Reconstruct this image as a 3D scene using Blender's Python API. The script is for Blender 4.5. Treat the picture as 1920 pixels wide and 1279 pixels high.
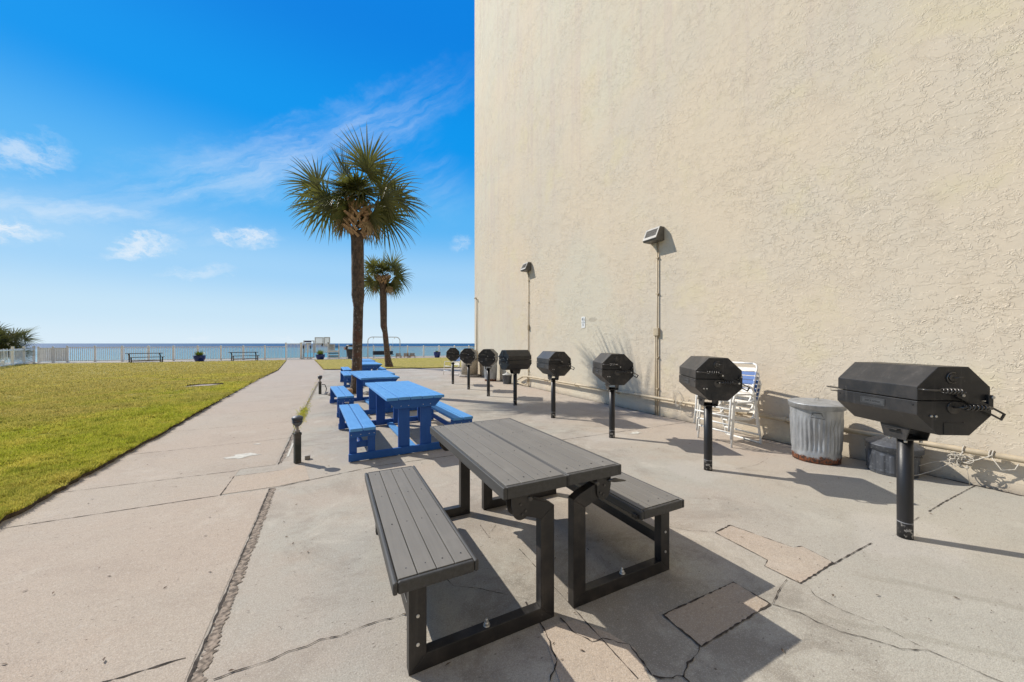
import bpy, bmesh, math, random
import numpy as np
from mathutils import Vector, Matrix
random.seed(7); np.random.seed(7)
for o in list(bpy.data.objects): bpy.data.objects.remove(o)
SC = bpy.context.scene
COL = SC.collection
PI = math.pi
R = math.radians

# ------------------------------------------------------------------ camera
YAW = math.atan(338/670.0)
CAMH = 1.5
cam = bpy.data.cameras.new('camera'); camo = bpy.data.objects.new('camera', cam); COL.objects.link(camo)
camo.location = (0, 0, CAMH); camo.rotation_euler = (PI/2, 0, -YAW)
cam.sensor_width = 36; cam.lens = 670/1920*36; cam.shift_y = 0.00234
cam.clip_start = 0.05; cam.clip_end = 60000
SC.camera = camo
# ------------------------------------------------------------------ light
EL = R(41.2); AZ = math.atan2(-0.64, 0.768)          # azimuth of the sun, measured from +Y towards +X
SUN = Vector((math.sin(AZ)*math.cos(EL), math.cos(AZ)*math.cos(EL), math.sin(EL)))
sl = bpy.data.lights.new('sun', 'SUN'); sl.energy = 4.8; sl.angle = R(0.5); sl.color = (1.0, 0.93, 0.82)
so = bpy.data.objects.new('sun', sl); COL.objects.link(so)
so.rotation_euler = (-SUN).to_track_quat('-Z', 'Y').to_euler(); so.location = (-20, 25, 30)
SC.view_settings.view_transform = 'Standard'; SC.view_settings.look = 'None'
SC.view_settings.exposure = 0.09; SC.view_settings.gamma = 1.0
SKY_STR = 0.13

# ------------------------------------------------------------------ node helpers
class N:
    def __init__(s, nt):
        s.nt = nt; s.n = nt.nodes; s.l = nt.links
    def put(s, sock, v):
        if v is None: return
        if hasattr(v, 'links') or isinstance(v, bpy.types.NodeSocket): s.l.new(v, sock)
        else:
            if isinstance(v, (tuple, list)) and len(v) == 3 and sock.type == 'RGBA': v = (*v, 1)
            sock.default_value = v
    def m(s, op, a, b=None, c=None, clamp=False):
        n = s.n.new('ShaderNodeMath'); n.operation = op; n.use_clamp = clamp
        s.put(n.inputs[0], a); s.put(n.inputs[1], b)
        if c is not None: s.put(n.inputs[2], c)
        return n.outputs[0]
    def vm(s, op, a, b=None):
        n = s.n.new('ShaderNodeVectorMath'); n.operation = op
        s.put(n.inputs[0], a)
        if b is not None: s.put(n.inputs[1], b)
        return n.outputs[0]
    def scale(s, a, k):
        n = s.n.new('ShaderNodeVectorMath'); n.operation = 'SCALE'; s.put(n.inputs[0], a); s.put(n.inputs[3], k); return n.outputs[0]
    def noise(s, vec, scale, detail=4, rough=.55, dist=0, out=0):
        n = s.n.new('ShaderNodeTexNoise'); s.put(n.inputs['Vector'], vec); n.inputs['Scale'].default_value = scale
        n.inputs['Detail'].default_value = detail; n.inputs['Roughness'].default_value = rough; n.inputs['Distortion'].default_value = dist
        return n.outputs[out]
    def voro(s, vec, scale, feature='F1', out=0, rand=1, dim='3D'):
        n = s.n.new('ShaderNodeTexVoronoi'); n.feature = feature; n.voronoi_dimensions = dim; s.put(n.inputs['Vector'], vec); n.inputs['Scale'].default_value = scale
        n.inputs['Randomness'].default_value = rand
        return n.outputs[out]
    def mix(s, f, a, b, mode='MIX'):
        n = s.n.new('ShaderNodeMix'); n.data_type = 'RGBA'; n.blend_type = mode
        s.put(n.inputs[0], f); s.put(n.inputs[6], a); s.put(n.inputs[7], b); return n.outputs[2]
    def ss(s, v, a, b):
        n = s.n.new('ShaderNodeMapRange'); n.interpolation_type = 'SMOOTHSTEP'
        s.put(n.inputs[0], v); n.inputs[1].default_value = a; n.inputs[2].default_value = b
        return n.outputs[0]
    def xyz(s, v):
        n = s.n.new('ShaderNodeSeparateXYZ'); s.put(n.inputs[0], v); return n.outputs
    def comb(s, x, y, z):
        n = s.n.new('ShaderNodeCombineXYZ'); s.put(n.inputs[0], x); s.put(n.inputs[1], y); s.put(n.inputs[2], z); return n.outputs[0]
    def map(s, v, sc=(1, 1, 1), rot=(0, 0, 0), loc=(0, 0, 0)):
        n = s.n.new('ShaderNodeMapping'); s.put(n.inputs[0], v); n.inputs[1].default_value = loc; n.inputs[2].default_value = rot; n.inputs[3].default_value = sc
        return n.outputs[0]
    def bump(s, h, strength=.5, dist=.01, normal=None):
        n = s.n.new('ShaderNodeBump'); s.put(n.inputs['Height'], h); n.inputs['Strength'].default_value = strength; n.inputs['Distance'].default_value = dist
        if normal is not None: s.put(n.inputs['Normal'], normal)
        return n.outputs[0]

def newmat(name):
    m = bpy.data.materials.new(name); m.use_nodes = True
    b = m.node_tree.nodes['Principled BSDF']; k = N(m.node_tree)
    tc = k.n.new('ShaderNodeTexCoord')
    return m, b, k, tc.outputs['Object']

def simple(name, col, rough=.5, metal=0, var=.15, vscale=8, bump=0, bscale=60, spec=.5, col2=None):
    m, b, k, co = newmat(name)
    f = k.noise(co, vscale, 5, .6)
    c2 = col2 or tuple(max(0, c*(1-var)) for c in col); c1 = tuple(min(1, c*(1+var)) for c in col) if not col2 else col
    f2 = k.ss(f, .35, .65)
    k.put(b.inputs['Base Color'], k.mix(f2, c1, c2))
    k.put(b.inputs['Roughness'], k.m('ADD', rough-.06, k.m('MULTIPLY', k.noise(co, vscale*3, 3), .14)))
    b.inputs['Metallic'].default_value = metal; b.inputs['Specular IOR Level'].default_value = spec
    if bump: k.put(b.inputs['Normal'], k.bump(k.noise(co, bscale, 4), bump, .005))
    return m

# ------------------------------------------------------------------ world
W = bpy.data.worlds.new('World'); SC.world = W; W.use_nodes = True
k = N(W.node_tree); bg = W.node_tree.nodes['Background']
sky = k.n.new('ShaderNodeTexSky'); sky.sky_type = 'NISHITA'; sky.sun_disc = False
sky.sun_elevation = EL; sky.sun_rotation = AZ; sky.altitude = 0; sky.air_density = 1.0; sky.dust_density = 0.3; sky.ozone_density = 2.5
tc = k.n.new('ShaderNodeTexCoord'); D = tc.outputs['Generated']
x, y, z = k.xyz(D)
az = k.m('ARCTAN2', x, y); el = k.m('ARCSINE', z)
AE = k.comb(az, el, 0)
hs = k.n.new('ShaderNodeHueSaturation'); k.put(hs.inputs['Color'], sky.outputs[0]); hs.inputs['Saturation'].default_value = 1.0; hs.inputs['Value'].default_value = 1.0
# real air over the gulf: richer blue overhead, pale near the horizon
cr = k.n.new('ShaderNodeValToRGB'); k.put(cr.inputs[0], k.m('DIVIDE', el, 1.3)); cr.color_ramp.interpolation = 'EASE'
STOPS = [(0.0, (.60, .76, .88)), (.05, (.50, .71, .87)), (.13, (.34, .61, .88)), (.24, (.10, .44, .86)), (.38, (.001, .29, .81)), (.55, (.001, .21, .72)), (1.0, (.01, .15, .5))]
e_ = cr.color_ramp.elements
while len(e_) < len(STOPS): e_.new(.5)
for q_, (p_, c_) in zip(e_, STOPS): q_.position = p_; q_.color = (*c_, 1)
skyc = k.mix(.975, hs.outputs[0], k.scale(cr.outputs[0], 1/SKY_STR))
def px_dir(px, py):
    l = (px-960)/670; v = (644-py)/670
    X = l*math.cos(YAW)+math.sin(YAW); Y = math.cos(YAW)-l*math.sin(YAW)
    return math.atan2(X, Y), math.atan2(v, math.hypot(X, Y))
wn = k.vm('SUBTRACT', k.noise(k.map(AE, (1, 1.6, 1)), 9, 6, .6, 0, 1), (.5, .5, .5))
wn2 = k.vm('SUBTRACT', k.noise(k.map(AE, (1, 1.6, 1)), 40, 6, .65, 0, 1), (.5, .5, .5))
AEw = k.vm('ADD', k.vm('ADD', AE, k.scale(wn, .10)), k.scale(wn2, .035))
def puff(c, ex, slope, soft, amt):
    # one cloud: centre direction, half sizes and tilt in radians of azimuth and elevation
    p = k.vm('SUBTRACT', AEw, (c[0], c[1], 0))
    p = k.map(p, (1, 1, 1), (0, 0, -slope))
    q = k.xyz(k.map(p, (1/ex[0], 1/ex[1], 0)))
    r = k.m('SQRT', k.m('ADD', k.m('MULTIPLY', q[0], q[0]), k.m('MULTIPLY', q[1], q[1])))
    return k.m('MULTIPLY', k.ss(r, 1.0, soft), amt)
fb = k.noise(k.map(AEw, (1, 2.4, 1)), 26, 8, .68)
fb2 = k.noise(k.map(AEw, (1, 4.5, 1), (0, 0, R(12))), 7, 7, .62)
cl = None
for (px, py, ex, sl_, so_, am) in [
        (480, 440, (.062, .030), .08, .0, .80), (430, 437, (.045, .014), -.25, .1, .55), (262, 462, (.085, .017), .42, .0, .80),
        (20, 425, (.05, .03), -.15, .2, .8), (48, 283, (.06, .03), .2, .2, .5), (370, 508, (.08, .02), .2, .1, .35), (865, 452, (.05, .02), .1, .1, .35),
        (545, 634, (.05, .018), 0, .1, .5), (620, 640, (.14, .016), 0, .1, .35), (350, 638, (.10, .012), 0, .1, .4), (180, 640, (.08, .008), 0, .1, .3), (760, 640, (.08, .02), 0, .1, .3)]:
    c = puff(px_dir(px, py), ex, sl_, so_, am)
    c = k.m('MULTIPLY', c, k.ss(fb, .28, .62))
    cl = c if cl is None else k.m('MAXIMUM', cl, c)
dA = px_dir(60, 395); dB = px_dir(860, 150); slp = math.atan2(dB[1]-dA[1], dB[0]-dA[0])
str_ = k.noise(k.map(k.vm('ADD', AE, k.scale(wn, .05)), (1, 1, 1), (0, 0, -slp)), 1, 1)
sv = k.map(k.map(k.vm('ADD', AE, k.scale(wn, .045)), (1, 1, 1), (0, 0, -slp)), (2.2, 15, 1)); fb3 = k.noise(sv, 1.6, 8, .66, .3)
mid_ = ((dA[0]+dB[0])/2, (dA[1]+dB[1])/2)
for (c0_, ex, sl_, am) in [(mid_, (.62, .085), slp, .42), (px_dir(150, 392), (.30, .035), .04, .45), (px_dir(330, 345), (.16, .035), slp, .40), (px_dir(820, 330), (.10, .14), slp, .16)]:
    c = puff(c0_, ex, sl_, .0, am)
    cl = k.m('MAXIMUM', cl, k.m('MULTIPLY', c, k.ss(fb3, .30, .70)))
hz = k.m('MULTIPLY', k.ss(el, .16, .0), .20)
cl = k.m('MAXIMUM', cl, hz)
# unseen warm cloud added behind the viewer and overhead to fill shadows
fill_cloud = k.m('MULTIPLY', k.ss(k.m('ADD', k.m('MULTIPLY', y, -1.0), k.m('MULTIPLY', k.m('SUBTRACT', k.noise(D, 2.2, 6, .6), .5), 1.1)), .02, .55), .92)
over = k.m('MULTIPLY', k.ss(k.m('ADD', el, k.m('MULTIPLY', k.m('SUBTRACT', k.noise(D, 3, 5, .6), .5), .5)), .98, 1.3), .55)
skyc = k.mix(cl, skyc, (6.2, 6.6, 7.0))
skyc = k.mix(k.m('MAXIMUM', fill_cloud, over), skyc, (2.9, 2.5, 2.0))
k.put(bg.inputs['Color'], skyc); bg.inputs['Strength'].default_value = SKY_STR

# ------------------------------------------------------------------ mesh builder
class MB:
    def __init__(s): s.v = []; s.f = []; s.mi = []; s.sm = []; s.cur = 0; s.smooth = False
    def face(s, idx): s.f.append(tuple(idx)); s.mi.append(s.cur); s.sm.append(s.smooth)
    def add(s, vs, fs, M=None):
        b = len(s.v)
        for p in vs:
            p = Vector(p); s.v.append(tuple(M @ p) if M is not None else tuple(p))
        for f in fs: s.face([b+i for i in f])
        return s
    def box(s, x0, x1, y0, y1, z0, z1, M=None):
        vs = [(x, y, z) for z in (z0, z1) for y in (y0, y1) for x in (x0, x1)]
        return s.add(vs, [(0, 2, 3, 1), (4, 5, 7, 6), (0, 1, 5, 4), (2, 6, 7, 3), (0, 4, 6, 2), (1, 3, 7, 5)], M)
    def prism(s, pts, axis, a, b, M=None):
        """polygon pts (u,v) extruded along axis 'x','y','z' from a to b"""
        def P(u, v, w): return {'x': (w, u, v), 'y': (u, w, v), 'z': (u, v, w)}[axis]
        n = len(pts); vs = [P(u, v, a) for u, v in pts]+[P(u, v, b) for u, v in pts]
        fs = [tuple(range(n)), tuple(range(2*n-1, n-1, -1))]+[(i, i+n, (i+1) % n+n, (i+1) % n) for i in range(n)]
        return s.add(vs, fs, M)
    def tube(s, pts, r, n=10, cap=True, M=None, closed=False):
        pts = [Vector(p) for p in pts]; rs = r if isinstance(r, (list, tuple)) else [r]*len(pts)
        m = len(pts); b = len(s.v); up = None; old = s.smooth; s.smooth = True
        for i, p in enumerate(pts):
            if closed: t = pts[(i+1) % m]-pts[i-1]
            else: t = pts[min(i+1, m-1)]-pts[max(i-1, 0)]
            t = t.normalized() if t.length > 1e-9 else Vector((0, 0, 1))
            if up is None: up = Vector((0, 0, 1)) if abs(t.z) < .9 else Vector((1, 0, 0))
            sd = t.cross(up); 
            if sd.length < 1e-6: sd = t.cross(Vector((0, 1, 0)))
            sd.normalize(); u2 = sd.cross(t).normalized(); up = u2
            for j in range(n):
                a = 2*PI*j/n; q = p+sd*math.cos(a)*rs[i]+u2*math.sin(a)*rs[i]
                s.v.append(tuple(M @ q) if M is not None else tuple(q))
        for i in range(m if closed else m-1):
            for j in range(n):
                i2 = (i+1) % m
                s.face((b+i*n+j, b+i*n+(j+1) % n, b+i2*n+(j+1) % n, b+i2*n+j))
        s.smooth = old
        if cap and not closed:
            s.face([b+j for j in range(n)][::-1]); s.face([b+(m-1)*n+j for j in range(n)])
        return s
    def lathe(s, prof, n=32, c=(0, 0), fr=None, M=None, cap=True):
        b = len(s.v); old = s.smooth; s.smooth = True
        for i, (r, z) in enumerate(prof):
            for j in range(n):
                a = 2*PI*j/n; rr = fr(i, a, r, z) if fr else r
                q = Vector((c[0]+rr*math.cos(a), c[1]+rr*math.sin(a), z)); s.v.append(tuple(M @ q) if M is not None else tuple(q))
        for i in range(len(prof)-1):
            for j in range(n):
                s.face((b+i*n+j, b+i*n+(j+1) % n, b+(i+1)*n+(j+1) % n, b+(i+1)*n+j))
        s.smooth = old
        if cap:
            s.face([b+j for j in range(n)][::-1]); s.face([b+(len(prof)-1)*n+j for j in range(n)])
        return s
    def spring(s, p0, p1, rad, turns, wire, n=12):
        p0 = Vector(p0); p1 = Vector(p1); t = (p1-p0); L = t.length; t.normalize()
        u = t.cross(Vector((0, 0, 1))).normalized(); w = u.cross(t)
        pts = []
        for i in range(turns*n+1):
            a = 2*PI*i/n; f = i/(turns*n); rr = rad*(.75+.25*math.sin(PI*f))
            pts.append(p0+t*L*f+u*math.cos(a)*rr+w*math.sin(a)*rr)
        return s.tube(pts, wire, 6)
    def build(s, name, mat, parent=None, bevel=0, seg=2, smooth=False):
        me = bpy.data.meshes.new(name); me.from_pydata(s.v, [], s.f)
        for m in (mat if isinstance(mat, (list, tuple)) else [mat]): me.materials.append(m)
        me.polygons.foreach_set('material_index', s.mi)
        me.polygons.foreach_set('use_smooth', [True]*len(s.f) if smooth else s.sm)
        me.update(); bm = bmesh.new(); bm.from_mesh(me); bmesh.ops.recalc_face_normals(bm, faces=bm.faces); bm.to_mesh(me); bm.free()
        o = bpy.data.objects.new(name, me); COL.objects.link(o)
        if parent is not None: o.parent = parent
        if bevel:
            bv = o.modifiers.new('bevel', 'BEVEL'); bv.width = bevel; bv.segments = seg; bv.limit_method = 'ANGLE'; bv.angle_limit = R(35)
        return o

def tag(o, label=None, cat=None, group=None, kind=None):
    if label: o['label'] = label
    if cat: o['category'] = cat
    if group: o['group'] = group
    if kind: o['kind'] = kind
    return o
def empty(name, loc=(0, 0, 0), rz=0, label=None, cat=None, group=None):
    o = bpy.data.objects.new(name, None); COL.objects.link(o); o.location = loc; o.rotation_euler = (0, 0, rz); o.empty_display_size = .1
    return tag(o, label, cat, group)
def copy_tree(o, parent=None):
    c = o.copy(); COL.objects.link(c); c.parent = parent
    for ch in [q for q in bpy.data.objects if q.parent == o]: copy_tree(ch, c)
    return c
def rotz(a): return Matrix.Rotation(a, 4, 'Z')
def T(x, y, z): return Matrix.Translation((x, y, z))
def G(px, py, z=0):
    """ground point traced on the paving (metres)"""
    d = 670*(CAMH-z)/(py-644); l = (px-960)/670*d
    return Vector((l*math.cos(YAW)+d*math.sin(YAW), d*math.cos(YAW)-l*math.sin(YAW), z))

# ------------------------------------------------------------------ materials
def mat_concrete(name, tint=(1, 1, 1), rough=.85, light=1.0, seed=0):
    m, b, k, co = newmat(name)
    co = k.map(co, loc=(seed*3.1, seed*1.7, 0))
    big = k.noise(co, .55, 5, .6); mid = k.noise(co, 2.3, 6, .65); fine = k.noise(co, 90, 4, .7)
    X, Y, Z = k.xyz(co)
    light *= 1.0; pink = (0.435*light*tint[0], 0.380*light*tint[1], 0.322*light*tint[2]); grey = (0.415*light*tint[0], 0.40*light*tint[1], 0.35*light*tint[2]); warm = (0.425*light*tint[0], 0.355*light*tint[1], 0.285*light*tint[2])
    c = k.mix(k.ss(big, .38, .62), pink, grey)
    c = k.mix(k.m('MULTIPLY', k.ss(mid, .5, .75), .6), c, warm)
    # dirt blotches
    bl = k.noise(co, 1.1, 8, .72, .6); c = k.mix(k.m('MULTIPLY', k.ss(bl, .48, .66), .55), c, (.25, .215, .18))
    lt = k.noise(k.map(co, loc=(9, 4, 0)), 1.4, 7, .7, .4); c = k.mix(k.m('MULTIPLY', k.ss(lt, .54, .68), .6), c, (.56, .53, .46))
    fr = k.ss(k.m('ADD', k.m('SUBTRACT', Y, k.m('MULTIPLY', X, .28)), k.m('MULTIPLY', k.m('SUBTRACT', big, .5), 2.2)), 1.3, .1)
    c = k.mix(k.m('MULTIPLY', fr, .65), c, (.425*light, .415*light, .36*light))
    wl = k.ss(k.m('ADD', X, k.m('MULTIPLY', k.m('SUBTRACT', big, .5), 3)), 3.6, 5.6); c = k.mix(k.m('MULTIPLY', wl, k.m('MULTIPLY', k.m('SUBTRACT', 1.0, fr), .55)), c, (.50*light, .41*light, .335*light))
    for (x0_, y0_, x1_, y1_, w0) in ((3.0, 1.15, 3.6, .35, .045), (2.2, 1.2, 2.9, .45, .03)):
        ln = math.hypot(x1_-x0_, y1_-y0_); ux, uy = (x1_-x0_)/ln, (y1_-y0_)/ln
        ds = k.m('ABSOLUTE', k.m('ADD', k.m('SUBTRACT', k.m('MULTIPLY', k.m('SUBTRACT', X, x0_), -uy), k.m('MULTIPLY', k.m('SUBTRACT', Y, y0_), -ux)), k.m('MULTIPLY', k.m('SUBTRACT', mid, .5), .12)))
        if seed == 0: c = k.mix(k.m('MULTIPLY', k.m('MULTIPLY', k.ss(ds, w0, w0*.3), k.ss(Y, 1.2, .9)), .32), c, (.26, .25, .20))
    # grease stains; their colour also deepens the near table's shadow
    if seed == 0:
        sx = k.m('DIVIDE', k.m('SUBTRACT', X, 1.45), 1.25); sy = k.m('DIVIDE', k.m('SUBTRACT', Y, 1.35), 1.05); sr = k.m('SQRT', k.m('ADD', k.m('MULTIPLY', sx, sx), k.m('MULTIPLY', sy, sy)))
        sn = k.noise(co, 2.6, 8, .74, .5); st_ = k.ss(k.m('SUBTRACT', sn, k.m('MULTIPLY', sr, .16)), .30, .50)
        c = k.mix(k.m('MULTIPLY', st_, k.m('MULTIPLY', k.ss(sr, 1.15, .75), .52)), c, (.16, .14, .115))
    # lighter concrete poured round the row of posts
    dx_ = k.m('SUBTRACT', X, 3.98); dy_ = k.m('SUBTRACT', k.m('WRAP', k.m('SUBTRACT', Y, 1.1), .83, -.83), 0.0)
    dr_ = k.m('ADD', k.m('SQRT', k.m('ADD', k.m('MULTIPLY', dx_, dx_), k.m('MULTIPLY', k.m('MULTIPLY', dy_, dy_), 1.4))), k.m('MULTIPLY', k.m('SUBTRACT', mid, .5), .9))
    if seed == 0: c = k.mix(k.m('MULTIPLY', k.ss(dr_, .52, .30), .42), c, (.53, .50, .455))
    # aggregate speckle, small pits
    sp = k.voro(co, 120, dim='2D'); c = k.mix(k.m('MULTIPLY', k.ss(sp, .24, .10), .50), c, (.22, .19, .165))
    sp2 = k.voro(k.map(co, loc=(5, 5, 0)), 75, dim='2D'); c = k.mix(k.m('MULTIPLY', k.ss(sp2, .20, .08), .45), c, (.66, .62, .55))
    sp3 = k.voro(k.map(co, (1, 1.8, 1), loc=(2, 7, 0)), 7.5, dim='2D'); keep = k.ss(k.noise(co, 3, 2), .5, .6)
    c = k.mix(k.m('MULTIPLY', k.m('MULTIPLY', k.ss(sp3, .060, .030), keep), .75), c, (.13, .11, .10))
    c = k.mix(k.m('MULTIPLY', k.ss(fine, .38, .66), .34), c, (.24, .21, .18))
    g2_ = k.noise(k.map(co, (1, 1.3, 1), loc=(1, 6, 0)), 22, 5, .75); c = k.mix(k.m('MULTIPLY', k.ss(g2_, .54, .70), .38), c, (.25, .215, .18)); c = k.mix(k.m('MULTIPLY', k.ss(g2_, .46, .32), .28), c, (.56, .52, .46))
    k.put(b.inputs['Base Color'], c); b.inputs['Roughness'].default_value = rough; b.inputs['Specular IOR Level'].default_value = .2
    h = k.m('ADD', k.m('MULTIPLY', fine, .5), k.m('ADD', k.m('MULTIPLY', mid, 1.6), k.m('MULTIPLY', k.ss(sp, .2, .05), -.5)))
    k.put(b.inputs['Normal'], k.bump(h, .6, .007))
    return m
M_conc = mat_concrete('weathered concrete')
M_conc2 = mat_concrete('sidewalk concrete', (1.0, .975, .95), seed=3, light=.97)
M_patch = mat_concrete('rough patch concrete', (1.06, 1.0, .92), light=.98, seed=8)
M_patchd = mat_concrete('brown patch concrete', (1.0, .88, .76), light=.86, seed=5)
M_joint = simple('joint dirt', (.045, .036, .03), .95, var=.5, vscale=30, bump=.6, bscale=150)
M_crumb = simple('crumbled joint', (.22, .18, .145), .95, var=.55, vscale=35, bump=1, bscale=60)

def mat_stucco():
    m, b, k, co = newmat('trowelled stucco')
    X, Y, Z = k.xyz(co)
    p = k.comb(Y, Z, X)
    w = k.vm('SUBTRACT', k.noise(p, 9.5, 3, .5, 0, 1), (.5, .5, .5))
    pw = k.vm('ADD', k.map(p, (1, 1.25, 1), (0, 0, R(-28))), k.scale(w, .24))
    # thin skip-trowel ridges: zero lines of a warped noise, broken up
    n1 = k.noise(k.map(pw, (1, 1.9, 1)), 6.8, 2, .5)
    r1 = k.ss(k.m('ABSOLUTE', k.m('SUBTRACT', n1, .5)), .030, .0)
    n2 = k.noise(k.map(pw, (1.5, 1, 1), (0, 0, .9), (4, 2, 0)), 9.5, 2, .5)
    r2 = k.ss(k.m('ABSOLUTE', k.m('SUBTRACT', n2, .52)), .035, .0)
    brk = k.ss(k.noise(p, 9, 3, .6), .48, .58)
    brk2 = k.ss(k.noise(k.map(p, loc=(7, 3, 1)), 7, 3, .6), .50, .60)
    ridge = k.m('MAXIMUM', k.m('MULTIPLY', r1, brk), k.m('MULTIPLY', r2, brk2))
    step = k.ss(k.noise(k.map(pw, (1, 2.2, 1)), 4.6, 3, .55), .50, .54)      # flat pads left by the trowel
    fine = k.noise(p, 45, 5, .7); low = k.noise(p, 2.2, 3)
    h = k.m('ADD', k.m('ADD', k.m('MULTIPLY', ridge, .8), k.m('MULTIPLY', step, .55)), k.m('ADD', k.m('MULTIPLY', fine, .22), k.m('MULTIPLY', low, 1.0)))
    amp = k.m('ADD', .45, k.m('MULTIPLY', k.ss(k.noise(p, .8, 4, .6), .35, .65), .75))
    k.put(b.inputs['Normal'], k.bump(k.m('MULTIPLY', h, amp), .62, .0078))
    a = k.noise(p, .35, 4, .6); a2 = k.noise(k.map(p, loc=(3, 9, 0)), 1.1, 5, .65)
    c = k.mix(k.ss(a, .35, .65), (.650, .555, .425), (.605, .540, .440))
    c = k.mix(k.m('MULTIPLY', k.ss(a2, .52, .72), .5), c, (.645, .57, .37))
    a3 = k.noise(k.map(p, loc=(8, 1, 0)), .22, 4, .6); c = k.mix(k.m('MULTIPLY', k.ss(a3, .48, .66), .6), c, (.60, .575, .47)); a4 = k.noise(k.map(p, loc=(1, 5, 0)), 3.5, 5, .7); c = k.mix(k.m('MULTIPLY', k.ss(a4, .50, .70), .28), c, (.50, .42, .32))
    # rain streaks, mostly higher up and near the seaward corner
    st = k.noise(k.map(p, (3.2, .12, 1)), 1.6, 5, .6); hi = k.ss(Z, 2.5, 9); far = k.ss(Y, 8.0, 15.0)
    c = k.mix(k.m('MULTIPLY', k.m('MULTIPLY', k.ss(st, .48, .68), k.m('MAXIMUM', hi, far)), .45), c, (.55, .455, .40))
    # splash dirt above the paving and one rubbed spot beside the sign
    dn = k.noise(p, 4, 5, .7)
    c = k.mix(k.m('MULTIPLY', k.ss(k.m('ADD', Z, k.m('MULTIPLY', dn, .16)), .20, .05), .55), c, (.22, .19, .16))
    q = k.xyz(k.map(k.vm('SUBTRACT', p, (7.38, 2.12, 6.08)), (1/.22, 1/.08, 0))); rr = k.m('ADD', k.m('ADD', k.m('MULTIPLY', q[0], q[0]), k.m('MULTIPLY', q[1], q[1])), k.m('MULTIPLY', k.noise(p, 14, 3), 1.0))
    c = k.mix(k.m('MULTIPLY', k.ss(rr, 1.3, .8), .45), c, (.30, .26, .21))
    c = k.mix(k.m('MULTIPLY', k.ss(fine, .35, .7), .12), c, (.42, .35, .27))
    k.put(b.inputs['Base Color'], c); b.inputs['Roughness'].default_value = .82; b.inputs['Specular IOR Level'].default_value = .3
    return m
M_stucco = mat_stucco()

def mat_grass(name, blade=False):
    m, b, k, co = newmat(name)
    big = k.noise(co, .22, 4, .6); mid = k.noise(co, 1.3, 5, .65); fine = k.noise(co, 26, 4, .7)
    X, Y, Z = k.xyz(co)
    g1 = (.50, .54, .045) if blade else (.27, .29, .025); g2 = (.80, .69, .13) if blade else (.50, .43, .085); br = (.56, .42, .17)
    far = k.ss(Y, 8, 26)
    c = k.mix(k.ss(k.m('ADD', mid, k.m('MULTIPLY', far, .24)), .42, .72), g1, g2)
    c = k.mix(k.m('MULTIPLY', k.ss(k.m('ADD', big, k.m('MULTIPLY', far, .20)), .46, .66), .75), c, br)
    c = k.mix(k.m('MULTIPLY', k.ss(fine, .40, .70), .5 if not blade else .3), c, (.06, .075, .012) if not blade else (.38, .36, .08))
    vs = k.noise(co, 60, 3, .8); c = k.mix(k.m('MULTIPLY', k.ss(vs, .52, .58), .80), c, (.62, .52, .15)); c = k.mix(k.m('MULTIPLY', k.ss(vs, .47, .40), .75), c, (.09, .145, .012))
    v3 = k.noise(co, 13, 5, .8); c = k.mix(k.m('MULTIPLY', k.ss(v3, .50, .62), .55), c, (.085, .115, .015)); c = k.mix(k.m('MULTIPLY', k.ss(v3, .46, .36), .40), c, (.60, .52, .11))
    cl_ = k.noise(co, 4.5, 5, .75); c = k.mix(k.m('MULTIPLY', k.ss(cl_, .52, .66), .55), c, (.11, .14, .02))
    k.put(b.inputs['Base Color'], c); b.inputs['Roughness'].default_value = .85; b.inputs['Specular IOR Level'].default_value = .03
    if blade:
        tr = k.n.new('ShaderNodeBsdfTranslucent'); k.put(tr.inputs[0], c); mx = k.n.new('ShaderNodeMixShader'); mx.inputs[0].default_value = .5
        k.l.new(b.outputs[0], mx.inputs[1]); k.l.new(tr.outputs[0], mx.inputs[2]); k.l.new(mx.outputs[0], [q for q in k.n if q.type == 'OUTPUT_MATERIAL'][0].inputs[0])
    if not blade: k.put(b.inputs['Normal'], k.bump(k.m('ADD', fine, k.m('MULTIPLY', k.noise(co, 7, 4), 1.8)), 1.0, .06))
    return m
M_lawn = mat_grass('lawn turf'); M_blade = mat_grass('grass blades', True)
M_soil = simple('lawn edge soil', (.07, .05, .03), .95, var=.4, vscale=20, bump=1, bscale=40)

def mat_sea():
    m, b, k, co = newmat('gulf water')
    X, Y, Z = k.xyz(co)
    n = k.noise(k.map(co, (.004, .02, 1)), 1, 4, .6)
    yy = k.m('ADD', Y, k.m('MULTIPLY', n, 150))
    c = k.mix(k.ss(yy, 120, 420), (.10, .285, .33), (.06, .23, .33))
    c = k.mix(k.ss(yy, 560, 760), c, (.008, .075, .19))
    sp = k.noise(k.map(co, (.05, .5, 1)), 1, 5, .7); c = k.mix(k.m('MULTIPLY', k.ss(sp, .62, .75), .25), c, (.5, .6, .62))
    k.put(b.inputs['Base Color'], c); b.inputs['Roughness'].default_value = .6; b.inputs['Specular IOR Level'].default_value = .12
    k.put(b.inputs['Normal'], k.bump(k.noise(k.map(co, (.25, .9, 1)), 1, 6, .65), .5, .4))
    return m
M_sea = mat_sea()
M_sand = simple('white sand', (.62, .57, .48), .9, var=.08, vscale=2, bump=.5, bscale=6)

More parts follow.
